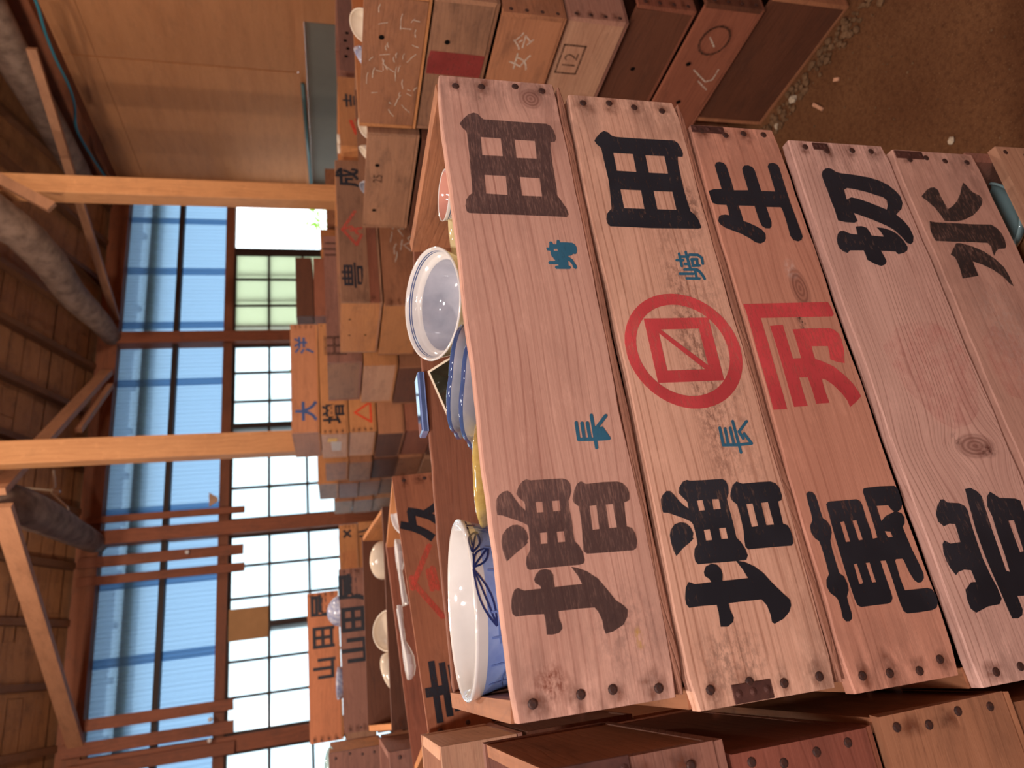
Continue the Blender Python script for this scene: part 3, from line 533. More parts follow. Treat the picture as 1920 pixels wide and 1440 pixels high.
class Crate:
    """open wooden crate; local origin = centre of its bottom, front = -y"""
    def __init__(s, x0, y0, z0, w, d, h, t='brown', label='', yaw=0, pitch=0, roll=0, endtone=None, fine=False, tb=0.009, tf=0.014, te=0.016, frontmat=None,
                 front_h=None, nails=0, two=False, strip=None, backmat=None, group='stacked wooden crates'):
        """x0, y0 = front left corner, z0 = underside; angles in degrees"""
        c, sn = math.cos(math.radians(yaw)), math.sin(math.radians(yaw))
        s.w, s.d, s.h = w, d, h
        s.root = empty('wooden_crate', (x0 + c * w / 2 - sn * d / 2, y0 + sn * w / 2 + c * d / 2, z0), (math.radians(pitch), math.radians(roll), math.radians(yaw)))
        tag(s.root, label, 'crate', group)
        et = endtone or t
        fh = front_h or h
        key = None if fine else (round(w, 3), round(d, 3), round(h, 3), round(tb, 4))
        K = (lambda n: (key, n)) if key else (lambda n: None)
        if fine:
            s.front = ragged_board(w, tf, tb + 0.001, fh, -d / 2, RND).build('front_board', frontmat or tone(t), s.root)
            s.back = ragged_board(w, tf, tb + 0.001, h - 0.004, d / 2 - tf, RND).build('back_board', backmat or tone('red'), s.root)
        else:
            if two:
                zc = h * 0.70
                s.front = box_part('front_board', -w / 2, w / 2, -d / 2, -d / 2 + tf, h - zc, h - 0.004, frontmat or tone(t), s.root)
                box_part('lower_front_board', -w / 2, w / 2, -d / 2 + 0.001, -d / 2 + tf, tb + 0.001, h - zc - 0.003, tone('red'), s.root)
            else:
                s.front = box_part('front_board', -w / 2, w / 2, -d / 2, -d / 2 + tf, tb + 0.001, fh - 0.004, frontmat or tone(t), s.root, K('f'))
            s.back = box_part('back_board', -w / 2, w / 2, d / 2 - tf, d / 2, tb + 0.001, h - 0.003, tone(t), s.root, K('b'))
        s.left = box_part('end_board', -w / 2 + 0.001, -w / 2 + te, -d / 2 + tf + 0.0005, d / 2 - tf - 0.0005, tb + 0.001, h - (0.001 if fine else 0.004), tone(et, 'y'), s.root, K('l'))
        s.right = box_part('end_board', w / 2 - te, w / 2 - 0.001, -d / 2 + tf + 0.0005, d / 2 - tf - 0.0005, tb + 0.001, h - (0.001 if fine else 0.004), tone(et, 'y'), s.root, K('r'))
        if strip: s.bottom = ragged_board(w - 0.004, d - 0.006, 0.0005, tb, -d / 2 + strip[1], RND, 0.0008).build('bottom_board', strip[0], s.root)
        else: s.bottom = box_part('bottom_board', -w / 2, w / 2, -d / 2 + 0.002, d / 2 - 0.002, 0.0005, tb, tone('plum' if t in ('pink', 'tan') else t), s.root, K('u'))
        if nails:
            for sx in (-1, 1):
                for i in range(nails):
                    z = tb + (fh - tb) * (i + 0.6 + RND.uniform(-0.12, 0.12)) / (nails + 0.2)
                    nail_head(s.front, (sx * (w / 2 - 0.009 - RND.uniform(0, 0.008)), -d / 2 - 0.0004, z), 'f')
    def f(s, off=0.0007):       # place on the front board: u from the centre, v from the underside
        return lambda u, v, k=0: (u, -s.d / 2 - off - k, v)
    def l(s, off=0.0007):       # left end: u along the board towards the front
        return lambda u, v, k=0: (-s.w / 2 + 0.001 - off - k, -u, v)
    def letters(s, key):
        prs = lambda q: [tuple(float(c) * 1e-4 for c in p.split(',')) for p in q.split()]
        by = {}
        for m, o, hs in LETTERS[key]: by.setdefault(m, []).append((prs(o), [prs(x) for x in hs]))
        for m, items in by.items():
            items.sort(key=lambda it: min(p[0] for p in it[0])); run = []; edge = -9
            for it in items + [None]:
                lo = min(p[0] for p in it[0]) if it else 9
                if run and lo > edge + 0.015:
                    ink_polys('lettering' if 'faint' not in m else 'stamp_mark', run, INK[m], s.front, s.f()); run = []; edge = -9
                if it: run.append(it); edge = max(edge, max(p[0] for p in it[0]))
# ---------------------------------------------------------------- the storehouse
M_BEAM = wood('dark_beam_wood', (132, 76, 50), (76, 42, 30), 'x', dirt=0.45, lines=0.3, pitch=40)
M_BEAMZ = wood('dark_post_wood', (138, 78, 52), (80, 44, 32), 'z', dirt=0.4, lines=0.35, pitch=40)
M_POST = wood('honey_post_wood', (206, 146, 98), (166, 106, 66), 'z', dirt=0.18, lines=0.45, pitch=45, knots=((2.35, 0.0, 0.02, 0.012), (2.9, 0.03, 0.02, 0.012)))
M_DECK = wood('roof_board_wood', (156, 104, 68), (96, 60, 40), 'x', dirt=0.55, lines=0.3, pitch=30, rand=0.0)
M_RAFT = wood('rafter_wood', (112, 72, 48), (66, 40, 28), 'y', dirt=0.5, lines=0.3, pitch=40)
M_BRACE = wood('brace_wood', (176, 124, 92), (128, 82, 58), 'x', dirt=0.3, lines=0.2, pitch=40)
M_PLY = wood('plywood_panel', (186, 126, 84), (152, 96, 62), 'y', dirt=0.30, dirtcol=(120, 84, 62), lines=0.12, pitch=14, rand=0.05, wave=0.08, spec=0.2)
M_WALLB = wood('board_wall_wood', (120, 74, 50), (78, 46, 34), 'z', dirt=0.4, pitch=40)
M_LOG = plain('grey_log_bark', (150, 122, 106), 0.85, 0.2, 0.8, 12, (96, 74, 62), 0.4)
M_FRAME = plain('dark_sash_wood', (52, 34, 28), 0.6, 0.3, 0.5, 30, (34, 22, 18))

def glass(name, tint, frost):
    M = NT(name); n = M.n; n.remove(M.bsdf)
    tr = M.new('ShaderNodeBsdfTransparent'); tr.inputs[0].default_value = tint
    tl = M.new('ShaderNodeBsdfTranslucent'); tl.inputs[0].default_value = tint
    gl = M.new('ShaderNodeBsdfGlossy'); gl.inputs['Roughness'].default_value = 0.12
    fr = M.new('ShaderNodeFresnel'); fr.inputs[0].default_value = 1.35
    m1 = M.new('ShaderNodeMixShader'); m1.inputs[0].default_value = frost; M.link(tr.outputs[0], m1.inputs[1]); M.link(tl.outputs[0], m1.inputs[2])
    m2 = M.new('ShaderNodeMixShader'); M.link(fr.outputs[0], m2.inputs[0]); M.link(m1.outputs[0], m2.inputs[1]); M.link(gl.outputs[0], m2.inputs[2])
    M.link(m2.outputs[0], n['Material Output'].inputs[0])
    return M.mat
G_CLEAR = glass('window_glass', (0.86, 0.94, 0.97, 1), 0.35)
G_FROST = glass('frosted_glass', (0.97, 1.0, 0.90, 1), 0.6)
def corr():
    M = NT('blue_corrugated_sheet'); n = M.n
    tl = M.new('ShaderNodeBsdfTranslucent'); tl.inputs[0].default_value = (0.23, 0.37, 0.56, 1)
    df = M.new('ShaderNodeBsdfDiffuse'); df.inputs[0].default_value = (0.22, 0.36, 0.50, 1)
    m = M.new('ShaderNodeMixShader'); m.inputs[0].default_value = 0.18; M.link(tl.outputs[0], m.inputs[1]); M.link(df.outputs[0], m.inputs[2])
    tp = M.new('ShaderNodeBsdfTransparent'); tp.inputs[0].default_value = (0.60, 0.84, 1.0, 1)
    m3 = M.new('ShaderNodeMixShader'); m3.inputs[0].default_value = 0.05; M.link(m.outputs[0], m3.inputs[1]); M.link(tp.outputs[0], m3.inputs[2])
    M.link(m3.outputs[0], n['Material Output'].inputs[0]); return M.mat
M_CORR = corr()

YW = 6.5          # inner face of the window wall
XR = 5.12         # right wall
# floor: trodden earth
def floor_mat():
    M = NT('trodden_earth'); tc = M.new('ShaderNodeTexCoord'); o = tc.outputs['Object']
    n1 = M.noise(o, 3.0, 4); n2 = M.noise(o, 70.0, 4, 0.7); n3 = M.noise(o, 260.0, 2)
    c = M.mix(M.ramp(n1, 0.3, 0.7), srgb(112, 76, 50), srgb(92, 58, 36))
    c = M.mix(M.math('MULTIPLY', M.ramp(n2, 0.45, 0.7), 0.6), c, srgb(62, 36, 22))
    c = M.mix(M.math('MULTIPLY', M.ramp(n3, 0.62, 0.72), 0.5), c, srgb(150, 116, 84))
    M.link(c, M.bsdf.inputs['Base Color']); M.bsdf.inputs['Roughness'].default_value = 0.9; M.bsdf.inputs['Specular IOR Level'].default_value = 0.15
    b = M.new('ShaderNodeBump'); b.inputs['Strength'].default_value = 0.5; b.inputs['Distance'].default_value = 0.004
    M.link(M.math('ADD', n2, n3), b.inputs['Height']); M.link(b.outputs[0], M.bsdf.inputs['Normal']); return M.mat
M_FLOOR = floor_mat()
mb = MB(); mb.box(-3.6, 5.4, -4.2, 6.7, -0.1, 0.0); struct(mb.build('floor', M_FLOOR), 'brown trodden earth floor')

# roof: two slopes of boards on rafters
def roof_z(y): return 3.60 + 0.357 * (YW - y) if y > 1.1 else 3.60 + 0.357 * (YW - 1.1) - 0.357 * (1.1 - y)
mb = MB(); r = random.Random(3)
y = 7.1
while y > -4.4:
    wd = r.uniform(0.11, 0.2); x = -3.7
    while x < 5.5:
        L = r.uniform(1.2, 2.6); za, zb = roof_z(y) + 0.06, roof_z(y - wd) + 0.06; g = 0.004
        dz = r.uniform(0, 0.012); xe = min(5.5, x + L)
        mb.poly([(x, y - g, za + dz), (xe - g, y - g, za + dz), (xe - g, y - wd, zb + dz), (x, y - wd, zb + dz)])
        x = xe
    y -= wd
for (a, b) in ((7.1, 1.1), (1.1, -4.4)):
    mb.poly([(-3.7, a, roof_z(a) + 0.085), (5.5, a, roof_z(a) + 0.085), (5.5, b, roof_z(b) + 0.085), (-3.7, b, roof_z(b) + 0.085)])
struct(mb.build('ceiling', M_DECK), 'dark roof boards seen from below')
for i in range(20):
    x = -3.4 + i * 0.455
    mb = MB(); mb.bar((x, 7.05, roof_z(7.05) + 0.02), (x, 1.1, roof_z(1.1) + 0.02), 0.05, 0.075)
    mb.bar((x, 1.1, roof_z(1.1) + 0.02), (x, -4.3, roof_z(-4.3) + 0.02), 0.05, 0.075)
    struct(mb.build('roof_rafter_beam', M_RAFT))

# window wall
mb = MB(); mb.box(-3.6, 5.3, YW - 0.02, YW + 0.12, 3.43, 3.60); struct(mb.build('wall_plate_beam', M_BEAM), 'brown wall plate over the windows')
mb = MB(); mb.box(-3.6, 5.3, YW, YW + 0.08, 2.91, 2.955); struct(mb.build('trim_1', M_FRAME))
mb = MB(); mb.box(-3.6, 5.3, YW - 0.01, YW + 0.10, 2.41, 2.495); struct(mb.build('trim_2', M_BEAM))
mb = MB(); mb.box(-3.6, 5.3, YW - 0.03, YW + 0.12, 1.00, 1.08); struct(mb.build('trim_3', M_BEAM))
mb = MB(); mb.box(-3.6, 5.3, YW + 0.02, YW + 0.08, 0, 1.0); struct(mb.build('wall_back', M_WALLB))
for x in (-2.2, -0.37, 1.365, 3.26, 5.06):
    mb = MB(); mb.box(x - 0.06, x + 0.06, YW - 0.05, YW + 0.10, 0, 3.43); struct(mb.build('wall_post_beam', M_BEAMZ, bevel=0.004))
# blue corrugated sheets above the windows, lapped every 0.62 m
x = -3.4; k = 0
while x < 5.0:
    mb = MB(); n = 60; w = 0.70
    for (z0, z1) in ((2.45, 3.5),):
        for i in range(n):
            a, b = x + w * i / n, x + w * (i + 1) / n
            f = lambda q: YW + 0.095 + 0.006 * math.sin(q * 6.2832 / 0.032) + 0.004 * (k % 2)
            mb.poly([(a, f(a), z0), (b, f(b), z0), (b, f(b), z1), (a, f(a), z1)])
    struct(mb.build('wall_sheet_panel', M_CORR), 'blue translucent corrugated sheet')
    x += 0.62; k += 1
mb = MB(); mb.box(-3.6, 5.6, YW + 0.16, YW + 0.26, 3.16, 3.26); struct(mb.build('eaves_beam', M_BEAM))
# sliding windows, three panes wide, five high
def window(i, x0, x1, mat, y=YW + 0.03, skip=()):
    fr = MB(); pn = MB(); bars = 3
    z0, z1 = 1.08, 2.41
    xs = [x0 + (x1 - x0) * j / bars for j in range(bars + 1)]
    zs = [z1 - 0.34 * j for j in range(4)] + [z0]
    for j, xx in enumerate(xs):
        hw = 0.022 if j in (0, bars) else 0.010
        fr.box(xx - hw, xx + hw, y - 0.014, y + 0.014, z0, z1)
    for j, zz in enumerate(zs):
        hw = 0.022 if j in (0, len(zs) - 1) else 0.010
        fr.box(x0, x1, y - 0.013, y + 0.013, zz - hw, zz + hw)
    pn.box(x0 + 0.01, x1 - 0.01, y - 0.002, y + 0.002, z0 + 0.01, z1 - 0.01)
    f = fr.build('window_%d' % i, M_FRAME); struct(f)
    pn.build('window_pane', mat, f)
    return f
BAYS = [(-0.31, 1.305), (1.425, 3.20)]
i = 1
for (a, b) in BAYS:
    m = (a + b) / 2
    window(i, a, m + 0.02, G_CLEAR, YW + 0.02); i += 1
    window(i, m - 0.02, b, G_CLEAR, YW + 0.06); i += 1
window(i, 3.32, 4.25, G_FROST, YW + 0.02); i += 1
window(i, 3.40, 4.32, G_FROST, YW + 0.06); i += 1      # the outer sash slid behind the inner: the bay's right half stands open
window(i, -2.14, -0.43, G_CLEAR, YW + 0.02)
# a sheet of tan paper over one pane
mb = MB(); mb.box(0.405, 0.665, YW + 0.002, YW + 0.008, 2.075, 2.395)
tag(mb.build('paper_sheet', plain('tan_paper', (176, 132, 92), 0.9, 0.1, 0.3, 5)), 'tan paper sheet covering one upper pane of the window wall', 'paper')
# upright slats nailed across the window wall
for q, (xa, z1, z0, w) in enumerate(((1.49, 3.55, 2.265, 0.058), (1.135, 3.56, 2.275, 0.085), (0.985, 3.56, 2.265, 0.072), (-0.10, 3.55, 2.335, 0.085), (-0.26, 3.55, 2.33, 0.09), (-0.41, 3.5, 2.32, 0.09))):
    mb = MB(); mb.box(xa - w / 2 + 0.02, xa + w / 2 + 0.02, YW - 0.085, YW - 0.062, z0, z1, j=0.003, rnd=r)
    lab = ['narrow upright batten left of the fan shaped scraper on the window wall', 'upright batten with a white knob beside the window post', 'upright batten left of the one with the white knob',
           'first of the upright battens at the picture foot, nearest the broad blue sheets', 'middle of the three upright battens at the picture foot', 'last of the three upright battens at the picture foot'][q]
    tag(mb.build('wall_batten', M_BEAMZ, bevel=0.002), lab, 'batten', 'battens across the window wall')
def insulator(x, z, lab):
    mb = MB()
    pr = [(0.0, 0), (0.012, 0), (0.016, 0.012), (0.010, 0.018), (0.018, 0.028), (0.016, 0.04), (0.0, 0.044)]
    mb2 = lathe(pr, 14)
    o = mb2.build('porcelain_insulator', W_WHITE, smooth=True); o.rotation_euler = (math.radians(90), 0, 0); o.location = (x, YW - 0.083, z)
    tag(o, lab, 'insulator', 'porcelain insulators')
# right wall: plywood sheets, a low glazed slot, a rail
mb = MB(); mb.box(XR, XR + 0.08, -4.2, 6.6, 1.68, 3.62); mb.box(XR, XR + 0.08, -4.2, 6.6, 0, 1.3); struct(mb.build('wall_right', M_PLY), 'brown plywood wall')
for q, (ya, yb, za, zb) in enumerate(((4.87, 6.45, 1.67, 3.30), (3.30, 4.855, 1.67, 3.30), (1.7, 3.29, 1.67, 3.30))):
    mb = MB(); mb.box(XR - 0.012, XR - 0.001, ya, yb, za, zb); struct(mb.build('wall_ply_panel', M_PLY))
    mb = MB(); mb.box(XR - 0.010, XR - 0.001, ya, yb, zb + 0.004, 3.62); struct(mb.build('wall_ply_panel', M_PLY))
mb = MB(); mb.box(XR - 0.03, XR, -4.0, 6.5, 1.60, 1.67); struct(mb.build('trim_4', M_PLY))
mb = MB(); mb.box(XR - 0.03, XR, 1.6, 4.30, 1.28, 1.60); struct(mb.build('trim_5', M_PLY))
mb = MB(); mb.box(XR + 0.02, XR + 0.03, 4.3, 6.5, 1.30, 1.60); struct(mb.build('wall_grey_panel', plain('dull_grey_board', (118, 112, 102), 0.6, 0.3, 0.4, 2, (92, 84, 72))))
mb = MB(); mb.tube([(XR - 0.05, 4.95, 1.64), (XR - 0.05, 6.45, 1.615)], 0.018, 10)
tag(mb.build('wall_pipe', plain('teal_painted_pipe', (74, 104, 108), 0.4, 0.5), smooth=True), 'teal pipe running along the plywood wall', 'pipe')
mb = MB(); mb.bar((XR - 0.09, 1.0, 3.66), (XR - 0.09, 6.5, 3.64), 0.16, 0.17); struct(mb.build('right_plate_beam', M_BEAM))
# closed sides behind the camera
mb = MB(); mb.box(-3.66, -3.58, -4.2, 6.6, 0, 3.6); struct(mb.build('wall_left', M_WALLB))
mb = MB(); mb.box(-3.6, 5.3, -4.28, -4.2, 0, 3.9); struct(mb.build('wall_front', M_WALLB))
mb = MB()
for xx in (-3.62, XR + 0.04):
    mb.poly([(xx, -4.3, 3.4), (xx, 6.6, 3.4), (xx, 6.6, 3.66), (xx, 1.1, roof_z(1.1) + 0.05), (xx, -4.3, 3.66)])
struct(mb.build('wall_gable', M_WALLB))
# honey coloured posts
mb = MB(); mb.bar((3.53, 4.58, 0), (3.515, 4.58, 4.28), 0.155, 0.12, (0, 1, 0)); struct(mb.build('right_post_column', M_POST, bevel=0.004), 'honey wood post in front of the plywood wall')
mb = MB(); mb.bar((1.475, 4.58, 0), (1.535, 4.58, 4.28), 0.15, 0.11, (0, 1, 0)); struct(mb.build('left_post_column', M_POST, bevel=0.004), 'honey wood post with scuffed face')
mb = MB(); mb.bar((3.25, 4.44, 3.30), (3.66, 4.44, 3.93), 0.075, 0.035, (0, 1, 0)); struct(mb.build('post_brace_beam', M_BRACE))
# bent log tie beams
def log(name, pts, rad, lab):
    P = []; R_ = []
    n = len(pts)
    for i in range(n - 1):
        for k in range(6):
            t = k / 6; a = [Vector(pts[max(i - 1, 0)]), Vector(pts[i]), Vector(pts[i + 1]), Vector(pts[min(i + 2, n - 1)])]
            P.append(0.5 * ((2 * a[1]) + (a[2] - a[0]) * t + (2 * a[0] - 5 * a[1] + 4 * a[2] - a[3]) * t * t + (3 * a[1] - a[0] - 3 * a[2] + a[3]) * t ** 3))
            R_.append(rad[i] * (1 - t) + rad[i + 1] * t)
    P.append(Vector(pts[-1])); R_.append(rad[-1])
    mb = MB(); mb.tube(P, R_, 16, rnd=random.Random(5), j=0.03)
    struct(mb.build(name, M_LOG, smooth=True), lab)
log('log_tie_beam', [(3.27, 6.55, 3.47), (3.27, 6.10, 3.50), (3.27, 5.65, 3.56), (3.27, 5.2, 3.56), (3.28, 4.8, 3.62), (3.29, 4.4, 3.76), (3.3, 3.4, 3.9), (3.3, 1.2, 4.1)], [0.075, 0.10, 0.115, 0.125, 0.13, 0.14, 0.15, 0.15], 'grey bent log tie beam')
log('log_tie_beam', [(1.33, 6.55, 3.46), (1.33, 6.05, 3.47), (1.32, 5.4, 3.47), (1.31, 4.95, 3.51), (1.30, 4.5, 3.66), (1.3, 3.6, 3.9), (1.3, 1.2, 4.1)], [0.08, 0.10, 0.12, 0.13, 0.135, 0.14, 0.14], 'grey bent log tie beam near the battens')
log('log_plate_beam', [(4.78, 6.2, 3.74), (4.70, 4.8, 3.74), (4.62, 3.6, 3.72), (4.5, 2.0, 3.74)], [0.10, 0.13, 0.14, 0.15], 'grey log along the plywood wall')
for q, (a, b, w, h) in enumerate((((4.44, 4.20, 3.47), (3.44, 6.42, 3.44), 0.065, 0.04), ((2.88, 6.40, 3.47), (1.30, 4.60, 3.45), 0.10, 0.045), ((2.70, 6.30, 3.40), (2.05, 5.65, 3.40), 0.05, 0.04), ((1.22, 4.62, 3.42), (-0.30, 6.55, 3.45), 0.11, 0.045))):
    mb = MB(); mb.bar(a, b, h, w, (0.0, 0.0, 1)); struct(mb.build('tie_brace_beam', M_BRACE))
# cable and wire
def cable(name, pts, rad, mat, lab, cat):
    P = []
    n = len(pts)
    for i in range(n - 1):
        a = [Vector(pts[max(i - 1, 0)]), Vector(pts[i]), Vector(pts[i + 1]), Vector(pts[min(i + 2, n - 1)])]
        for k in range(5):
            t = k / 5; P.append(0.5 * ((2 * a[1]) + (a[2] - a[0]) * t + (2 * a[0] - 5 * a[1] + 4 * a[2] - a[3]) * t * t + (3 * a[1] - a[0] - 3 * a[2] + a[3]) * t ** 3))
    P.append(Vector(pts[-1])); mb = MB(); mb.tube(P, rad, 8)
    tag(mb.build(name, mat, smooth=True), lab, cat)

insulator(1.165, 2.72, 'white porcelain knob on a batten beside the window post')
insulator(-0.165, 2.50, 'white porcelain knob between the first two battens at the picture foot')
insulator(-0.315, 2.50, 'white porcelain knob between the last two battens at the picture foot')
cable('power_cable', [(4.60, 3.7, 3.40), (4.60, 3.93, 3.37), (4.60, 4.19, 3.40), (4.62, 4.46, 3.42), (4.66, 4.75, 3.43), (4.70, 5.0, 3.47), (4.75, 5.32, 3.56), (4.82, 5.64, 3.59), (4.9, 6.1, 3.585), (4.95, 6.4, 3.57)], 0.011, plain('teal_cable', (44, 112, 128), 0.5), 'teal cable slung under the log by the plywood wall', 'cable')
cable('hanging_wire', [(1.72, 5.6, 3.52), (1.60, 5.6, 3.50), (1.555, 5.6, 3.515), (1.48, 5.6, 3.45), (1.40, 5.6, 3.40), (1.38, 5.6, 3.60)], 0.008, W_CREAM, 'pale wire looped under the roof boards near the bent log', 'wire')
mb = MB(); mb.bar((1.60, 5.6, 3.70), (1.555, 5.6, 3.46), 0.016, 0.012)
tag(mb.build('pale_stick', W_CREAM), 'short pale stick caught in the wire under the roof', 'stick')
mb = MB(); f0 = [(1.685, 2.57), (1.555, 2.565), (1.60, 2.497), (1.635, 2.497)]
mb.poly([(x, YW - 0.060, z) for x, z in f0]); mb.poly([(x, YW - 0.072, z) for x, z in f0])
for a, b in zip(f0, f0[1:] + f0[:1]): mb.poly([(a[0], YW - 0.060, a[1]), (b[0], YW - 0.060, b[1]), (b[0], YW - 0.072, b[1]), (a[0], YW - 0.072, a[1])])
tag(mb.build('fan_scraper', plain('tan_scraper', (186, 150, 124), 0.7, 0.2, 0.3, 20)), 'small tan fan shaped scraper standing on the rail over the windows', 'scraper')
# ---------------------------------------------------------------- the crates
WF = {
    'F1': wood('first_front_wood', (212, 162, 143), (156, 102, 87), lines=0.62, pitch=92, dirt=0.26, dirtcol=(120, 84, 74), rand=0, half=0.378, knots=((0.350, 0.048, 0.017, 0.016),), wave=0.016, scuffs=((-0.31, 0.05, 0.06, 0.05, 0.35, (112, 86, 80)), (0.346, 0.120, 0.012, 0.007, 0.9, (140, 104, 88)), (-0.322, 0.038, 0.012, 0.006, 1.0, (196, 150, 60)), (-0.349, 0.131, 0.02, 0.02, 0.9, (120, 56, 36)))),
    'F2': wood('second_front_wood', (226, 174, 149), (167, 113, 90), lines=0.78, pitch=95, dirt=0.34, dirtcol=(134, 92, 74), rand=0, half=0.377, wave=0.008, scuffs=((-0.02, 0.075, 0.24, 0.028, 0.75, (120, 80, 66)), (0.20, 0.03, 0.05, 0.02, 0.8, (110, 76, 64)), (0.0, 0.04, 0.3, 0.03, 0.4, (132, 94, 80)), (-0.34, 0.12, 0.045, 0.05, 0.55, (96, 70, 60)))),
    'F3': wood('third_front_wood', (208, 146, 122), (162, 102, 82), lines=0.42, pitch=60, dirt=0.16, dirtcol=(150, 104, 84), rand=0, half=0.363, knots=((0.102, 0.054, 0.030, 0.014),), wave=0.012, scuffs=((0.055, 0.068, 0.022, 0.007, 1.0, (52, 34, 32)), (0.128, 0.058, 0.02, 0.012, 0.5, (226, 206, 196)))),
    'F4': wood('fourth_front_wood', (220, 174, 158), (158, 108, 95), lines=0.80, pitch=165, dirt=0.26, dirtcol=(140, 100, 88), rand=0, half=0.363, knots=((-0.104, 0.060, 0.016, 0.03),), wave=0.010, scuffs=((-0.11, 0.045, 0.012, 0.022, 1.0, (74, 40, 36)), (-0.095, 0.085, 0.012, 0.008, 0.9, (70, 40, 36)))),
    'F5': wood('fifth_front_wood', (204, 156, 138), (156, 110, 96), lines=0.28, pitch=70, dirt=0.5, dirtcol=(120, 88, 78), rand=0, half=0.364, wave=0.025, scuffs=((0.05, 0.10, 0.12, 0.05, 0.4, (196, 170, 158)),)),
}
DARKBACK = 'red'
F = {}
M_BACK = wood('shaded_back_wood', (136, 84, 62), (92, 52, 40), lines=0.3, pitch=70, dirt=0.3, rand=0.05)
WOODS_UNDER = wood('rough_bottom_wood', (170, 116, 94), (104, 68, 56), lines=0.3, pitch=140, dirt=0.6, dirtcol=(110, 76, 64), rand=0.05, bump=0.8)
STRIP = {'F1': ('F1', 0.0005), 'F2': ('F2', 0.0005), 'F3': ('F3', 0.012), 'F4': ('F4', 0.010), 'F5': ('F5', 0.010)}
def big(key, x0, x1, z0, z1, label, t, nl=4):
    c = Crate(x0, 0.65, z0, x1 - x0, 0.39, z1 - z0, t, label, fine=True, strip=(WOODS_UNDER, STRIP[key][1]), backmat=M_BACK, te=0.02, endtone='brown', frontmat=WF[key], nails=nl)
    c.letters(key)
    st = []
    for sx in (-1, 1):
        for i in range(nl):
            if RND.random() < 0.8: st.append((sx * (c.w / 2 - 0.014), -c.d / 2 - 0.0003, 0.009 + (c.h - 0.009) * (i + 0.6) / (nl + 0.2), RND.uniform(0.012, 0.024), RND.uniform(0.010, 0.018)))
    stains(c.front, st)
    F[key] = c
    return c
big('F1', -0.058, 0.698, 1.183, 1.353, 'top crate of the near stack, with faded black lettering and dishes inside', 'pink')
big('F2', -0.072, 0.682, 1.009, 1.179, 'near stack crate stencilled with a red ring around a square', 'tan')
big('F3', -0.081, 0.646, 0.858, 1.006, 'near stack crate with the red gate shaped mark', 'tan')
big('F4', -0.098, 0.629, 0.674, 0.853, 'fine lined crate fourth from the top of the near stack', 'pink')
big('F5', -0.104, 0.624, 0.505, 0.671, 'crate with worn grey black lettering, fifth down the near stack', 'pink')
def strap(c, u0, u1, v, dv=0.014):
    mb = MB(); mb.box(u0, u1, -c.d / 2 - 0.0016, -c.d / 2 - 0.0002, v, v + dv)
    for k in (0.12, 0.5, 0.88):
        x = u0 + (u1 - u0) * k
        for q in range(8):
            a, b = 6.2832 * q / 8, 6.2832 * (q + 1) / 8; m = v + dv / 2
            mb.poly([(x, -c.d / 2 - 0.0034, m), (x + 0.004 * math.cos(a), -c.d / 2 - 0.0020, m + 0.004 * math.sin(a)), (x + 0.004 * math.cos(b), -c.d / 2 - 0.0020, m + 0.004 * math.sin(b))])
    mb.build('metal_strap', M_STRAP, c.front, bevel=0.0006)
def vstrap(c, sx, v0, v1, wd=0.012):
    x = sx * (c.w / 2 - 0.008)
    mb = MB(); mb.box(x - wd / 2, x + wd / 2, -c.d / 2 - 0.0016, -c.d / 2 - 0.0002, v0, v1)
    for v in (v0 + 0.006, (v0 + v1) / 2, v1 - 0.006):
        for q in range(8):
            a, b = 6.2832 * q / 8, 6.2832 * (q + 1) / 8
            mb.poly([(x, -c.d / 2 - 0.0034, v), (x + 0.004 * math.cos(a), -c.d / 2 - 0.0020, v + 0.004 * math.sin(a)), (x + 0.004 * math.cos(b), -c.d / 2 - 0.0020, v + 0.004 * math.sin(b))])
    mb.build('metal_strap', M_STRAP, c.front, bevel=0.0006)
vstrap(F['F2'], -1, 0.085, 0.128, 0.017)
vstrap(F['F3'], 1, 0.095, 0.146, 0.012)
vstrap(F['F4'], 1, 0.112, 0.138, 0.012)
vstrap(F['F5'], 1, 0.112, 0.163, 0.014)
F6 = Crate(-0.085, 0.655, 0.335, 0.735, 0.40, 0.169, 'orange', 'open crate under the near stack showing a pale celadon bowl in its gap', frontmat=tone('tan'), nails=3, endtone='plum', front_h=0.122, te=0.02)
c = Crate(-0.09, 0.66, 0.168, 0.74, 0.40, 0.166, 'brown', 'second crate from the floor in the near stack')
c = Crate(-0.09, 0.66, 0.001, 0.74, 0.40, 0.166, 'dark', 'bottom crate of the near stack standing on the earth')

ORD = ['first', 'second', 'third', 'fourth', 'fifth', 'sixth', 'seventh', 'eighth', 'ninth', 'tenth']
def fill(x0, y0, w, d, ztop, anchor, yaw=0, hs=0.166, tones=('brown', 'grey', 'red', 'dark')):
    """plain crates from ztop down to the floor below an anchor crate"""
    n = max(1, round(ztop / hs)); h = ztop / n
    out = []
    for i in range(n):
        z = ztop - (i + 1) * h
        dx = RND.uniform(-0.01, 0.01); dy = RND.uniform(-0.008, 0.008)
        t = tones[(i + n) % len(tones)]
        out.append(Crate(x0 + dx, y0 + dy, z + 0.0004, w, d, h - 0.0030, t, '%s plain crate below %s' % (ORD[i], anchor), yaw=yaw))
    return out

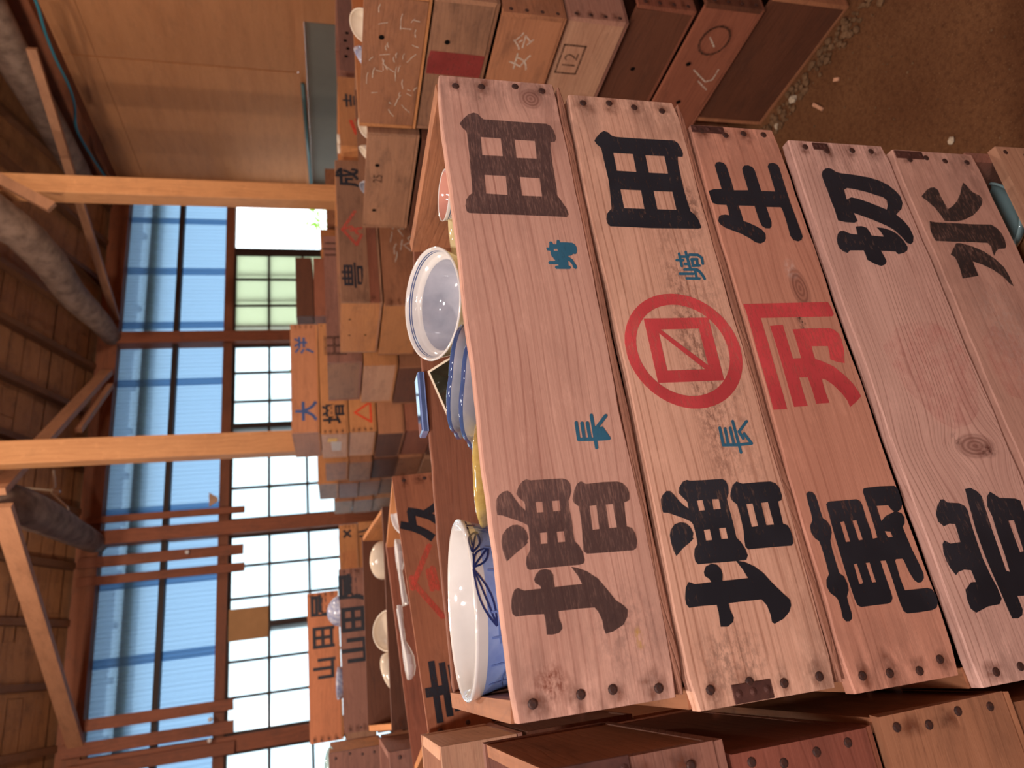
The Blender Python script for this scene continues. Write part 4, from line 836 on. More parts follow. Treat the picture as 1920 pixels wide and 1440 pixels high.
# -- left stack, right ends at the dark gap beside the near stack
WL = 0.72
La = Crate(-0.098 - WL, 0.645, 1.160, WL, 0.30, 0.172, 'plum', 'open top crate left of the near stack across the dark gap', nails=3, endtone='brown', te=0.014)
Lb = Crate(-0.112 - WL, 0.650, 0.994, WL, 0.39, 0.164, 'red', 'reddish crate left of the near stack across the dark gap', nails=4, frontmat=wood('reddish_front_wood', (146, 84, 68), (100, 52, 42), lines=0.3, pitch=70, dirt=0.35, rand=0))
Lc = Crate(-0.104 - WL, 0.645, 0.822, WL, 0.39, 0.170, 'brown', 'ochre brown crate left of the near stack, below the reddish one', nails=4, frontmat=wood('ochre_front_wood', (172, 118, 88), (116, 74, 54), lines=0.2, pitch=60, dirt=0.5, rand=0))
Ld = Crate(-0.115 - WL, 0.650, 0.655, WL, 0.39, 0.165, 'brown', 'fourth crate down left of the near stack', nails=4)
vstrap(La, 1, 0.095, 0.165, 0.02)
for c in (La, Lb, Lc): stains(c.front, [(c.w / 2 - 0.014, -c.d / 2 - 0.0003, c.h * k, 0.012, 0.02) for k in (0.25, 0.5, 0.78)])
fill(-0.12 - WL, 0.65, WL, 0.39, 0.654, 'the ochre brown crate left of the near stack')
Le = Crate(-0.112 - WL, 1.12, 1.235, WL, 0.255, 0.130, 'tan', 'light crate with bare end grain just behind the open left crate', te=0.018)
fill(-0.115 - WL, 1.12, WL, 0.255, 1.234, 'the light crate behind the open left crate')
Lf = Crate(-0.172 - WL, 1.80, 1.235, WL, 0.42, 0.165, 'plum', 'dusty crate in the left row, third back from the dark gap', nails=3)
fill(-0.178 - WL, 1.80, WL, 0.42, 1.234, 'the dusty third crate of the left row')
Lg = Crate(-0.215 - WL, 2.50, 1.365, WL, 0.42, 0.180, 'plum', 'tall nailed crate at the back of the left row before the lettered pair', nails=4, endtone='orange')
fill(-0.225 - WL, 2.50, WL, 0.42, 1.364, 'the tall nailed crate of the left row')

# -- crates behind the near stack
yaw1 = math.degrees(math.atan2(0.15, 0.538))
B1 = Crate(-0.119, 1.40, 1.195, 0.56, 0.36, 0.165, 'red', 'crate with black characters and a red triangle behind the near stack', yaw=yaw1, roll=-2.1, endtone='orange', frontmat=wood('back_row_wood', (172, 108, 78), (124, 70, 52), lines=0.3, pitch=60, dirt=0.4, rand=0), nails=3)
text_on(B1.front, B1.f(), '久', 0.168, 0.100, 0.120, 'ink_black', 0.035)
text_on(B1.front, B1.f(), '吉', -0.200, 0.110, 0.092, 'ink_black', 0.035, sx=1.3)
strokes_on(B1.front, B1.f(), [[(-0.060, 0.100), (0.018, 0.148), (0.096, 0.104)], [(0.0, 0.100), (0.045, 0.104)], [(0.0, 0.112), (0.04, 0.114)], [(0.008, 0.151), (0.030, 0.151)]], 0.012, 'ink_red_worn')
fill(-0.115, 1.42, 0.56, 0.36, 1.172, 'the crate with a red triangle behind the near stack', yaw=8)
B2 = Crate(-0.15, 2.07, 1.228, 0.61, 0.38, 0.165, 'dark', 'tilted open crate of white dishes behind the red triangle crate', yaw=3, pitch=7.6, roll=1.2, endtone='orange')
for u in (0.0, 0.045): nail_head(B2.front, (u - 0.03, -B2.d / 2 - 0.0004, 0.135), 'f', 0.008, M_HOLE)
fill(-0.130, 2.09, 0.59, 0.38, 1.19, 'the tilted crate of white dishes', yaw=3)
A2 = Crate(-0.235, 3.55, 1.325, 0.73, 0.40, 0.165, 'plum', 'front crate of the pair lettered with three characters, white dishes before it', frontmat=tone('plum'), endtone='orange', nails=3)
for ch, u, s_ in (('山', -0.015, 0.13), ('田', 0.125, 0.13), ('屋', 0.275, 0.14)): text_on(A2.front, A2.f(), ch, u, 0.098, s_, 'ink_black', 0.035)
fill(-0.235, 3.55, 0.73, 0.40, 1.324, 'the front one of the three character pair')
A1 = Crate(-0.29, 4.02, 1.49, 0.74, 0.40, 0.170, 'orange', 'rear crate of the pair lettered with three characters, against the bright window', endtone='orange', nails=4, frontmat=wood('rear_pair_wood', (196, 122, 84), (146, 82, 54), lines=0.3, pitch=50, dirt=0.35, rand=0))
for ch, u, s_ in (('山', -0.02, 0.12), ('田', 0.135, 0.125), ('屋', 0.295, 0.135)): text_on(A1.front, A1.f(), ch, u, 0.085, s_, 'ink_black', 0.03)
fill(-0.29, 4.02, 0.74, 0.40, 1.489, 'the rear one of the three character pair')

# -- right aisle, nearest column: left ends face the aisle
XA = 1.60
Ra = Crate(XA, 1.24, 1.204, 0.70, 0.475, 0.180, 'orange', 'top right crate scrawled all over with chalk', endtone='brown')
R2 = Crate(XA + 0.005, 1.24, 1.022, 0.70, 0.475, 0.180, 'grey', 'crate with a red band, directly under the chalk scrawled one', endtone='grey')
R3 = Crate(XA - 0.010, 1.25, 0.832, 0.70, 0.475, 0.186, 'brown', 'crate with two chalk characters below the red banded one')
R4 = Crate(XA, 1.25, 0.645, 0.70, 0.475, 0.184, 'tan', 'ruddy crate with a boxed stamp low in the right stack', frontmat=tone('pink'), endtone='tan')
R5 = Crate(XA + 0.015, 1.20, 0.452, 0.70, 0.475, 0.186, 'red', 'streaked dark crate below the boxed stamp crate', endtone='dark')
R6 = Crate(XA, 1.16, 0.260, 0.70, 0.475, 0.188, 'red', 'crate with a dark ring mark and chalk hook near the floor', endtone='red', frontmat=tone('dark'))
R7 = Crate(XA + 0.005, 1.12, 0.001, 0.70, 0.475, 0.255, 'brown', 'bottom crate of the right stack on the earth beside debris', endtone='dark')
rc = random.Random(11)
ch = []
for k in range(34):
    u = rc.uniform(-0.19, 0.19); v = rc.uniform(0.02, 0.165); L = rc.uniform(0.012, 0.05); a = rc.choice((0.25, 0.5, -0.4, 1.5, 1.2)) + rc.uniform(-0.3, 0.3)
    ch.append([(u, v), (u + L * math.cos(a) * 0.6, v + L * math.sin(a) * 0.5), (u + L * math.cos(a), v + L * math.sin(a) * 0.8 - 0.004)])
strokes_on(Ra.left, Ra.l(), ch, 0.0024, 'ink_chalk', 'chalk_mark')
mbp = MB(); mbp.box(0, 0.001, -0.055, 0.055, 0.0, 0.001)
ink_polys('red_band', [([(-0.016, 0.012), (-0.014, 0.172), (0.068, 0.174), (0.064, 0.010)], [])], INK['ink_maroon'], R2.left, R2.l())
for c, sp in ((Ra, ((0.10, 0.125), (-0.13, 0.125))), (R2, ((0.10, 0.125), (-0.16, 0.06))), (R3, ((-0.02, 0.14),)), (R4, ((-0.10, 0.105),)), (R5, ((0.02, 0.11),)), (R6, ((0.03, 0.14), (-0.12, 0.10)))):
    for u, v in sp: nail_head(c.left, (-c.w / 2 + 0.0006, -u, v), 'l', 0.008, mark=True)
text_on(R3.left, R3.l(), '令', 0.150, 0.105, 0.065, 'ink_chalk', 0.0, name='chalk_mark')
text_on(R3.left, R3.l(), '女', 0.080, 0.100, 0.065, 'ink_chalk', 0.0, name='chalk_mark')
strokes_on(R4.left, R4.l(), [[(0.045, 0.10), (0.045, 0.165), (0.145, 0.165), (0.145, 0.10), (0.045, 0.10)]], 0.006, 'ink_dim', 'stamp_mark')
text_on(R4.left, R4.l(), '12', 0.095, 0.132, 0.06, 'ink_dim', 0.0, name='stamp_mark')
strokes_on(R6.left, R6.l(), [[(0.12 + 0.05 * math.cos(t * 0.4), 0.10 + 0.045 * math.sin(t * 0.4)) for t in range(17)]], 0.007, 'ink_dim', 'ring_mark')
strokes_on(R6.left, R6.l(), [[(0.01, 0.11), (-0.03, 0.05), (-0.02, 0.03), (0.02, 0.03)], [(-0.06, 0.03), (-0.03, 0.075)], [(0.13, 0.12), (0.10, 0.09)]], 0.005, 'ink_chalk', 'chalk_mark')
for c in (R3, R4, R5, R6):
    for i in range(4): nail_head(c.front, (-c.w / 2 + 0.014, -c.d / 2 - 0.0004, c.h * (i + 0.6) / 4.2), 'f', 0.006)
# -- second column
Rb = Crate(1.605, 1.745, 1.185, 0.70, 0.515, 0.172, 'grey', 'dusty crate with a small stamped number, behind the chalk scrawled one', endtone='grey')
text_on(Rb.left, Rb.l(), '25', 0.03, 0.125, 0.045, 'ink_dim', 0.01, name='stamp_mark')
nail_head(Rb.left, (-Rb.w / 2 + 0.0006, -0.10, 0.13), 'l', 0.008, mark=True); nail_head(Rb.left, (-Rb.w / 2 + 0.0006, 0.15, 0.13), 'l', 0.008, mark=True)
fill(1.59, 1.75, 0.70, 0.515, 1.184, 'the dusty crate with a stamped number', tones=('orange', 'brown', 'red', 'dark'))
S1 = Crate(2.16, 2.44, 1.255, 0.40, 0.45, 0.165, 'orange', 'small orange crate with a black character behind the dusty stamped one')
text_on(S1.front, S1.f(), '吉', 0.06, 0.10, 0.085, 'ink_black', 0.02); strokes_on(S1.front, S1.f(), [[(-0.13, 0.06), (-0.05, 0.085)], [(-0.13, 0.09), (-0.06, 0.11)]], 0.016, 'ink_orange')
fill(2.16, 2.44, 0.40, 0.45, 1.254, 'the small orange crate')
S2 = Crate(2.60, 2.44, 1.235, 0.62, 0.45, 0.170, 'plum', 'plum brown crate with punched holes by the grey wall slot')
for k in range(4): nail_head(S2.front, (-0.22 + 0.05 * k, -S2.d / 2 - 0.0004, 0.135 - 0.01 * (k % 2)), 'f', 0.009, mark=True)
fill(2.60, 2.44, 0.62, 0.45, 1.234, 'the plum brown crate with punched holes')
# -- third to fifth columns of the aisle
M4 = Crate(1.41, 2.50, 1.275, 0.72, 0.49, 0.170, 'grey', 'crate marked with a black character each side of a red diamond', endtone='orange', two=True, frontmat=tone('grey'))
text_on(M4.front, M4.f(), '豊', -0.235, 0.106, 0.115, 'ink_black', 0.010, sx=1.2)
text_on(M4.front, M4.f(), '成', 0.265, 0.115, 0.105, 'ink_black', 0.03)
strokes_on(M4.front, M4.f(), [[(-0.085, 0.092), (-0.01, 0.148), (0.085, 0.092)], [(-0.035, 0.070), (-0.085, 0.092)], [(-0.01, 0.148), (0.005, 0.110), (-0.03, 0.085)], [(-0.015, 0.115), (0.0, 0.07)]], 0.013, 'ink_red_worn')
for u, v in ((-0.06, 0.13), (-0.06, 0.06), (0.09, 0.13)): nail_head(M4.left, (-M4.w / 2 + 0.0006, -u, v), 'l', 0.006, mark=True)
M5 = Crate(1.395, 2.50, 1.100, 0.72, 0.49, 0.172, 'brown', 'crate with white chalk marks under the red diamond one', endtone='orange')
text_on(M5.front, M5.f(), '金', 0.05, 0.10, 0.085, 'ink_chalk', 0.0, name='chalk_mark')
ch = [[(rc.uniform(-0.25, 0.0), rc.uniform(0.03, 0.14)) for q in range(3)] for k in range(7)]
strokes_on(M5.front, M5.f(), [[a, (a[0] + 0.03, a[1] + (b[1] - a[1]) * 0.3), (a[0] + 0.05, a[1] - 0.01)] for a, b, c_ in ch], 0.005, 'ink_chalk', 'chalk_mark')
fill(1.40, 2.50, 0.72, 0.49, 1.099, 'the chalk marked crate under the red diamond one', tones=('orange', 'brown', 'tan', 'red'))
M3 = Crate(1.40, 3.07, 1.340, 0.72, 0.50, 0.168, 'plum', 'plum coloured crate just behind the red diamond crate', endtone='grey', frontmat=tone('plum'))
text_on(M3.front, M3.f(), '山', 0.28, 0.13, 0.10, 'ink_dim', 0.02); text_on(M3.front, M3.f(), '田', -0.27, 0.125, 0.12, 'ink_dim', 0.02)
M3b = Crate(1.375, 3.06, 1.170, 0.74, 0.50, 0.168, 'orange', 'crate with a pale lit end under the plum coloured crate', endtone='tan')
M3c = Crate(1.365, 3.07, 1.000, 0.74, 0.50, 0.168, 'brown', 'dark streaked crate two below the plum coloured crate', endtone='dark')
fill(1.37, 3.07, 0.74, 0.50, 0.999, 'the dark streaked crate of the third aisle column')
M1 = Crate(1.372, 4.00, 1.562, 0.72, 0.50, 0.166, 'orange', 'topmost crate with two blue characters beside the honey post', endtone='brown', frontmat=wood('blue_lettered_wood', (196, 130, 92), (150, 90, 62), lines=0.25, pitch=50, dirt=0.3, rand=0))
text_on(M1.front, M1.f(), '大', -0.225, 0.075, 0.130, 'ink_blue', 0.03)
text_on(M1.front, M1.f(), '洋', 0.215, 0.080, 0.125, 'ink_blue', 0.02)
M2 = Crate(1.350, 3.985, 1.396, 0.74, 0.50, 0.164, 'orange', 'crate with a white paper label and yellow tape on its end', endtone='tan', nails=4)
text_on(M2.front, M2.f(), '増', -0.245, 0.085, 0.135, 'ink_black', 0.02)
ink_polys('paper_label', [([(-0.09, 0.045), (-0.09, 0.100), (0.10, 0.105), (0.09, 0.042)], [])], plain('white_label_paper', (216, 202, 196), 0.8, 0.2, 0.2, 40), M2.left, M2.l(0.0015))
ink_polys('yellow_tape', [([(0.10, 0.070), (0.10, 0.125), (0.165, 0.120), (0.16, 0.068)], [])], plain('yellow_tape', (236, 176, 52), 0.5), M2.left, M2.l(0.0018))
M2b = Crate(1.355, 3.99, 1.230, 0.74, 0.50, 0.164, 'orange', 'orange crate with a red triangle in the post column', endtone='tan', nails=4)
strokes_on(M2b.front, M2b.f(), [[(-0.31, 0.03), (-0.18, 0.03), (-0.245, 0.125), (-0.31, 0.03)]], 0.013, 'ink_orange')
M2c = Crate(1.33, 3.97, 1.064, 0.74, 0.50, 0.164, 'brown', 'dark ended crate under the orange red triangle crate', endtone='dark')
fill(1.34, 3.98, 0.74, 0.50, 1.063, 'the dark ended crate of the post column')
N1 = Crate(1.375, 4.68, 1.390, 0.70, 0.48, 0.158, 'orange', 'crate end just past the post column, topmost there', endtone='brown')
N1b = Crate(1.36, 4.66, 1.226, 0.70, 0.50, 0.160, 'brown', 'crate with a splintered pale end past the post column', endtone='grey')
fill(1.365, 4.66, 0.70, 0.50, 1.225, 'the crate with a splintered end')
N2 = Crate(1.37, 5.22, 1.46, 0.70, 0.48, 0.150, 'orange', 'grey ended crate nearest the windows, highest of its column', endtone='grey')
N2b = Crate(1.365, 5.22, 1.305, 0.70, 0.48, 0.152, 'brown', 'blue grey ended crate below the highest window column crate', endtone='plum')
fill(1.37, 5.22, 0.70, 0.48, 1.304, 'the blue grey ended crate')
N3 = Crate(1.36, 5.78, 1.34, 0.70, 0.48, 0.155, 'brown', 'last crate end before the window wall', endtone='grey')
fill(1.36, 5.78, 0.70, 0.48, 1.339, 'the last crate before the window wall')
C1 = Crate(0.35, 5.42, 1.325, 0.74, 0.46, 0.145, 'orange', 'orange crate with a red patch standing before the windows', nails=0)
text_on(C1.front, C1.f(), '×', 0.30, 0.08, 0.14, 'ink_black', 0.02); ink_polys('red_patch', [([(0.03, 0.02), (0.03, 0.12), (0.16, 0.125), (0.17, 0.02)], [])], INK['ink_red_faint'], C1.front, C1.f())
C2 = Crate(0.36, 5.42, 1.175, 0.74, 0.46, 0.149, 'orange', 'orange crate under the red patch one before the windows')
text_on(C2.front, C2.f(), '八', 0.28, 0.09, 0.12, 'ink_black', 0.02)
fill(0.36, 5.42, 0.74, 0.46, 1.174, 'the orange pair before the windows')
P1 = Crate(2.77, 5.15, 1.602, 0.56, 0.45, 0.142, 'dark', 'very dark crate topping the stack below the green window')
P2 = Crate(2.77, 5.15, 1.482, 0.56, 0.45, 0.118, 'red', 'red brown crate under the very dark one below the green window')
P3 = Crate(2.76, 5.14, 1.340, 0.57, 0.45, 0.140, 'orange', 'orange crate third down below the green window')
text_on(P3.front, P3.f(), '田', -0.1, 0.085, 0.11, 'ink_dim', 0.03)
fill(2.76, 5.14, 0.56, 0.45, 1.339, 'the orange crate of the green window stack')
Q1 = Crate(3.37, 5.22, 1.40, 0.30, 0.45, 0.135, 'orange', 'narrow crate right of the green window stack')
fill(3.37, 5.22, 0.30, 0.45, 1.399, 'the narrow crate of the green window stack')
Q2 = Crate(3.72, 5.22, 1.31, 0.62, 0.45, 0.165, 'brown', 'crate half hidden at the foot of the honey post by the plywood')
fill(3.74, 5.22, 0.62, 0.45, 1.309, 'the crate at the foot of the plywood side post')

# black iron streaks round the nails of the farther fronts
for c, ends in ((M1, (-1, 1)), (M2, (-1,)), (M2b, (-1,)), (M4, (-1,)), (M5, (-1,)), (A1, (-1, 1)), (A2, (-1, 1)), (B1, (-1, 1)), (B2, (-1,)), (C1, (1,)), (R4, (-1,)), (R5, (-1,)), (R6, (-1,))):
    stains(c.front, [(sx * (c.w / 2 - 0.016), -c.d / 2 - 0.0003, c.h * k, RND.uniform(0.018, 0.028), RND.uniform(0.010, 0.016)) for sx in ends for k in (0.22, 0.42, 0.62, 0.82)])
# ---------------------------------------------------------------- dishes in the crates
def dish(name, profile, mats, mi, loc, tilt=(0, 0, 0), label='', cat='bowl', group=None, seg=44, **kw):
    o = lathe(profile, seg, mi, **kw).build(name, mats, smooth=True)
    o.location = loc; o.rotation_euler = tuple(math.radians(a) for a in tilt)
    return tag(o, label, cat, group)
def aim(o, normal):
    o.rotation_euler = Vector(normal).normalized().to_track_quat('Z', 'Y').to_euler()
def bowl_profile(r, h, foot=0.42, th=0.004, k=2.0, n=9, rim=None):
    """outer wall up, rim, inner wall down; z = 0 at the foot"""
    out = [(0, 0.004), (r * foot * 0.8, 0.004), (r * foot * 0.85, 0), (r * foot, 0), (r * foot, 0.006)]
    for i in range(n + 1):
        t = i / n; out.append((r * foot + (r - r * foot) * (1 - (1 - t) ** k), 0.008 + (h - 0.008) * t))
    inn = [(r - th * 0.5, h + th * 0.35)]
    for i in range(n + 1):
        t = 1 - i / n; rr = r * foot + (r - r * foot) * (1 - (1 - t) ** k) - th
        inn.append((max(rr, 0), 0.008 + th + (h - 0.008 - th) * t))
    inn.append((0, 0.008 + th))
    return out + inn, len(out), n

# the near crate: pot with brushed leaves, rim a little above the boards
pr = [(0, 0.004), (0.05, 0.004), (0.055, 0), (0.062, 0), (0.064, 0.008), (0.076, 0.03), (0.084, 0.06), (0.088, 0.09), (0.091, 0.115), (0.095, 0.132), (0.0985, 0.142), (0.0990, 0.1445), (0.0970, 0.1460), (0.0945, 0.1435), (0.090, 0.13), (0.086, 0.11), (0.083, 0.07), (0.07, 0.03), (0.05, 0.014), (0, 0.012)]
mi = [0] * 9 + [1] * 3 + [2] * 7
pot = dish('brushed_pot', pr, [W_SKY, W_WHITE, W_WHITE], mi, (0.0530, 0.8265, 1.2116), (-0.9, 1.95, 0), 'large blue and white pot with brushed leaves in the top near crate', 'pot', seg=64)
pot.scale = (1.034, 1.034, 1.024)
def pot_r(z):
    for (r0, z0), (r1, z1) in zip(pr[4:11], pr[5:12]):
        if z0 <= z <= z1: return r0 + (r1 - r0) * (z - z0) / (z1 - z0)
    return 0.09
def pot_brush(lines, w, mat, name):
    mb = MB()
    for l in lines:
        for (t0, z0), (t1, z1) in zip(l[:-1], l[1:]):
            for (a, b) in (((t0, z0), (t1, z1)),):
                d = Vector(((b[0] - a[0]) * 0.09, b[1] - a[1])); L = d.length or 1e-4; nx, nz = -d.y / L * w / 2, d.x / L * w / 2
                def P(t, z): r_ = pot_r(z) + 0.0006; return (r_ * math.sin(t), -r_ * math.cos(t), z)
                mb.poly([P(a[0] - nx / 0.09, a[1] - nz), P(b[0] - nx / 0.09, b[1] - nz), P(b[0] + nx / 0.09, b[1] + nz), P(a[0] + nx / 0.09, a[1] + nz)])
    mb.build(name, mat, pot)
def leaf(t0, z0, t1, z1, wd):
    A = []; B = []; C_ = []
    for i in range(9):
        s_ = i / 8; b = math.sin(math.pi * s_) * wd; t = t0 + (t1 - t0) * s_; z = z0 + (z1 - z0) * s_
        d = Vector(((t1 - t0) * 0.09, z1 - z0)).normalized(); A.append((t - d.y * b / 0.09, z + d.x * b)); B.append((t + d.y * b / 0.09, z - d.x * b)); C_.append((t, z))
    return [A, B, C_]
lv = leaf(0.30, 0.1435, -0.30, 0.1225, 0.0065) + leaf(0.32, 0.1430, 0.60, 0.1230, 0.006) + leaf(0.50, 0.1420, 0.88, 0.1310, 0.006) + [[(0.28, 0.143), (0.43, 0.1415), (0.68, 0.140), (0.88, 0.1405), (1.13, 0.1395)], [(0.98, 0.1410), (1.08, 0.129)], [(-0.75, 0.108), (-0.82, 0.100)]]
pot_brush(lv, 0.0020, W_DBLUE, 'brush_drawing')
W_LINE = glaze('blue_grid_wash', (110, 134, 196), (92, 116, 184), 0.5, 60)
gl = [[(t, 0.03), (t, 0.128)] for t in (-1.05, -0.75, -0.42, -0.15, 0.3, 0.6, 0.95)] + [[(a + k * 0.1, z + 0.002 * math.sin(k)) for k in range(9)] for a, z in ((-1.2, 0.112), (-0.9, 0.096), (-1.2, 0.078), (-0.5, 0.118), (-0.3, 0.072), (0.2, 0.06), (0.4, 0.088))]
pot_brush(gl, 0.0022, W_LINE, 'washed_grid')

# wide bowl with a ledge and twin blue lines, leaning to the camera
pr = [(0, 0.003), (0.04, 0.003), (0.044, 0), (0.05, 0), (0.052, 0.008), (0.072, 0.022), (0.086, 0.045), (0.094, 0.070), (0.0985, 0.086), (0.1000, 0.0890), (0.0985, 0.0915), (0.0960, 0.0905), (0.0935, 0.0860), (0.0927, 0.0842), (0.0921, 0.0828), (0.0914, 0.0810), (0.0890, 0.0745), (0.0870, 0.0725), (0.0820, 0.0715), (0.0800, 0.066), (0.070, 0.035), (0.05, 0.018), (0.03, 0.014), (0, 0.013)]
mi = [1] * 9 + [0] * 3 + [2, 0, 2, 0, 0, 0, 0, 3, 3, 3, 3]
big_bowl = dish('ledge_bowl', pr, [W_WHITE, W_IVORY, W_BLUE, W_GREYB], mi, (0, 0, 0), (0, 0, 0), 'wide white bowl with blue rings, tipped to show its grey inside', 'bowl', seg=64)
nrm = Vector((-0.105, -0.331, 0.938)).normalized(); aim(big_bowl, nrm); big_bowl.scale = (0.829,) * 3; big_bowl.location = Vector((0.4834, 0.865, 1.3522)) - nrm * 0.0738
# nested lobed dishes seen from outside
p, ni, nn = bowl_profile(0.073, 0.046, 0.40, 0.004, 1.7)
mi = [0] * (ni - 2) + [1] * 2 + [0] * (nn + 2)
for q, (loc, nr, lab) in enumerate((((0.317, 0.785, 1.319), (0.25, 0.37, 0.89), 'nearer of two nested lobed grey dishes with blue edges'), ((0.337, 0.803, 1.331), (0.26, 0.33, 0.90), 'farther of two nested lobed grey dishes with blue edges'))):
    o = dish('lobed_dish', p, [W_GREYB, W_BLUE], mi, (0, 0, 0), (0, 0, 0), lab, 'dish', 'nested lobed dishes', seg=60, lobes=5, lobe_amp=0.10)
    n_ = Vector(nr).normalized(); aim(o, n_); o.location = Vector(loc) - n_ * 0.045
# dark glazed square dish behind them
mb = MB(); s_ = 0.055; z_ = 0.020
q0 = [(-s_, -s_), (s_, -s_), (s_, s_), (-s_, s_)]; q1 = [(a * 0.55, b * 0.55) for a, b in q0]; q2 = [(a * 0.94, b * 0.94) for a, b in q0]
for i in range(4):
    j = (i + 1) % 4
    mb.poly([(*q1[i], 0), (*q1[j], 0), (*q0[j], z_), (*q0[i], z_)], 1); mb.poly([(*q0[i], z_), (*q0[j], z_), (*q2[j], z_), (*q2[i], z_)], 1)
    mb.poly([(*q2[i], z_), (*q2[j], z_), (q1[j][0], q1[j][1], 0.004), (q1[i][0], q1[i][1], 0.004)], 0)
mb.poly([(*a, 0) for a in q1], 1); mb.poly([(a[0], a[1], 0.004) for a in q1], 0)
o = mb.build('square_dish', [W_BLACK, W_CREAM])
ex = Vector((-0.0714, 0.0, -0.0223)).normalized(); ey = Vector((0.10, 0.62, 0.78)); ey = (ey - ex * ey.dot(ex)).normalized(); ez = ex.cross(ey)
if ez.y > 0: ex = -ex; ez = -ez
cen = Vector((0.358, 0.942, 1.3395)) - ey * s_ - ez * z_
o.matrix_world = Matrix(((ex.x, ey.x, ez.x, cen.x), (ex.y, ey.y, ez.y, cen.y), (ex.z, ey.z, ez.z, cen.z), (0, 0, 0, 1)))
tag(o, 'dark olive glazed square dish with a cream edge between the bowls', 'dish')
# pink cup and the cream bowl under it
pr = [(0, 0.003), (0.018, 0.003), (0.02, 0), (0.024, 0), (0.025, 0.006), (0.036, 0.02), (0.043, 0.036), (0.0445, 0.0405), (0.0452, 0.0425), (0.0458, 0.0445), (0.0463, 0.0465), (0.0475, 0.052), (0.0470, 0.0532), (0.0455, 0.052), (0.042, 0.036), (0.034, 0.018), (0.02, 0.010), (0, 0.009)]
mi = [0] * 7 + [1, 0, 1, 0, 0, 0] + [2] * 4
cup = dish('pink_cup', pr, [W_WHITE, W_BLUE, W_PINK], mi, (0, 0, 0), (0, 0, 0), 'small cup with pink inside and blue bands near the right end of the top crate', 'cup')
nrm = Vector((0.0175, -0.0686, 0.9975)).normalized(); aim(cup, nrm); cup.scale = (0.762,) * 3; cup.location = Vector((0.6075, 0.775, 1.335)) - nrm * 0.0396
p, ni, nn = bowl_profile(0.062, 0.055)
dish('cream_bowl', p, [W_IVORY], None, (0.560, 0.785, 1.262), (0, -6, 0), 'cream bowl below the pink cup in the top near crate')
# ochre dish by the front board
p, ni, nn = bowl_profile(0.058, 0.036, 0.4, 0.005)
o = dish('ochre_dish', p, [W_GOLD], None, (0, 0, 0), (0, 0, 0), 'yellow ochre dish pressed against the front board of the top crate', 'dish', lobes=6, lobe_amp=0.06)
n_ = Vector((0.1, 0.30, 0.95)).normalized(); aim(o, n_); o.location = Vector((0.196, 0.752, 1.335)) - n_ * 0.036
# hidden pile that carries them
p, ni, nn = bowl_profile(0.080, 0.066)
for q, (x, y, z) in enumerate(((0.50, 0.86, 1.193), (0.33, 0.84, 1.193), (0.20, 0.79, 1.193), (0.60, 0.79, 1.193))):
    pp, _, _ = bowl_profile((0.078, 0.080, 0.055, 0.06)[q], 0.07)
    dish('stacking_bowl', pp, [W_WHITE], None, (x, y, z), (0, 0, 0), ('deep white bowl under the tipped ledge bowl', 'deep white bowl under the lobed dishes', 'deep white bowl under the ochre dish', 'deep white bowl under the pink cup')[q], 'bowl', 'bowls at the bottom of the top crate')
# narrow blue plate lying on the back rim
mb = MB(); mb.box(-0.050, 0.050, -0.020, 0.020, 0, 0.010, 0); mb.box(-0.048, 0.048, -0.018, 0.018, 0.0095, 0.0112, 1); mb.box(-0.0505, 0.0505, -0.0205, -0.0195, 0.002, 0.008, 1)
o = mb.build('oblong_plate', [W_SKY, W_BLUE], bevel=0.002); o.location = (0.392, 1.035, 1.3505); o.rotation_euler = (0, 0, math.radians(-2))
tag(o, 'oblong blue and white plate resting on the back rim of the top crate', 'plate')
# celadon bowl in the gap of the sixth crate
p, ni, nn = bowl_profile(0.075, 0.060)
dish('celadon_bowl', p, [W_CEL], None, (0.575, 0.765, 0.346), (0, 0, 0), 'pale celadon bowl seen in the gap below the near stack')

# spoons and dishes in the crate with the red triangle
def spoon(loc, rot, label, group='ladle spoons in the red triangle crate'):
    mb = MB(); n = 14
    secs = [(-0.075, 0.014, 0.012), (-0.05, 0.013, 0.010), (-0.02, 0.012, 0.009), (0.0, 0.015, 0.008), (0.015, 0.026, 0.014), (0.035, 0.033, 0.020), (0.055, 0.030, 0.020), (0.072, 0.018, 0.014), (0.078, 0.004, 0.008)]
    rings = []
    for (x, w, dp) in secs:
        ring = []
        for k in range(n):
            t = math.pi * k / (n - 1); ring.append((x, w * math.cos(t), -dp * math.sin(t) + 0.010))
        for k in range(n):
            t = math.pi * (n - 1 - k) / (n - 1); ring.append((x, (w - 0.003) * math.cos(t), -(dp - 0.003) * math.sin(t) + 0.011))
        rings.append(ring)
    for a, b in zip(rings[:-1], rings[1:]):
        for k in range(2 * n): mb.poly([a[k], a[(k + 1) % (2 * n)], b[(k + 1) % (2 * n)], b[k]])
    mb.poly(rings[0]); mb.poly(list(reversed(rings[-1])))
    o = mb.build('ladle_spoon', W_WHITE, smooth=True); o.location = loc; o.rotation_euler = tuple(math.radians(a) for a in rot)
    return tag(o, label, 'spoon', group)
spoon((0.055, 1.565, 1.358), (0, 4, 192), 'white ladle spoon over the red triangle crate front, bowl to the left')
spoon((0.205, 1.60, 1.352), (0, -2, 14), 'white ladle spoon handle lying to the right in the red triangle crate')
p, ni, nn = bowl_profile(0.052, 0.03)
o = dish('leaning_saucer', p, [W_WHITE], None, (0, 0, 0), (0, 0, 0), 'white saucer leaning in the right end of the red triangle crate', 'saucer')
n_ = Vector((-0.1, -0.55, 0.8)).normalized(); aim(o, n_); o.location = Vector((0.35, 1.655, 1.335)) - n_ * 0.03
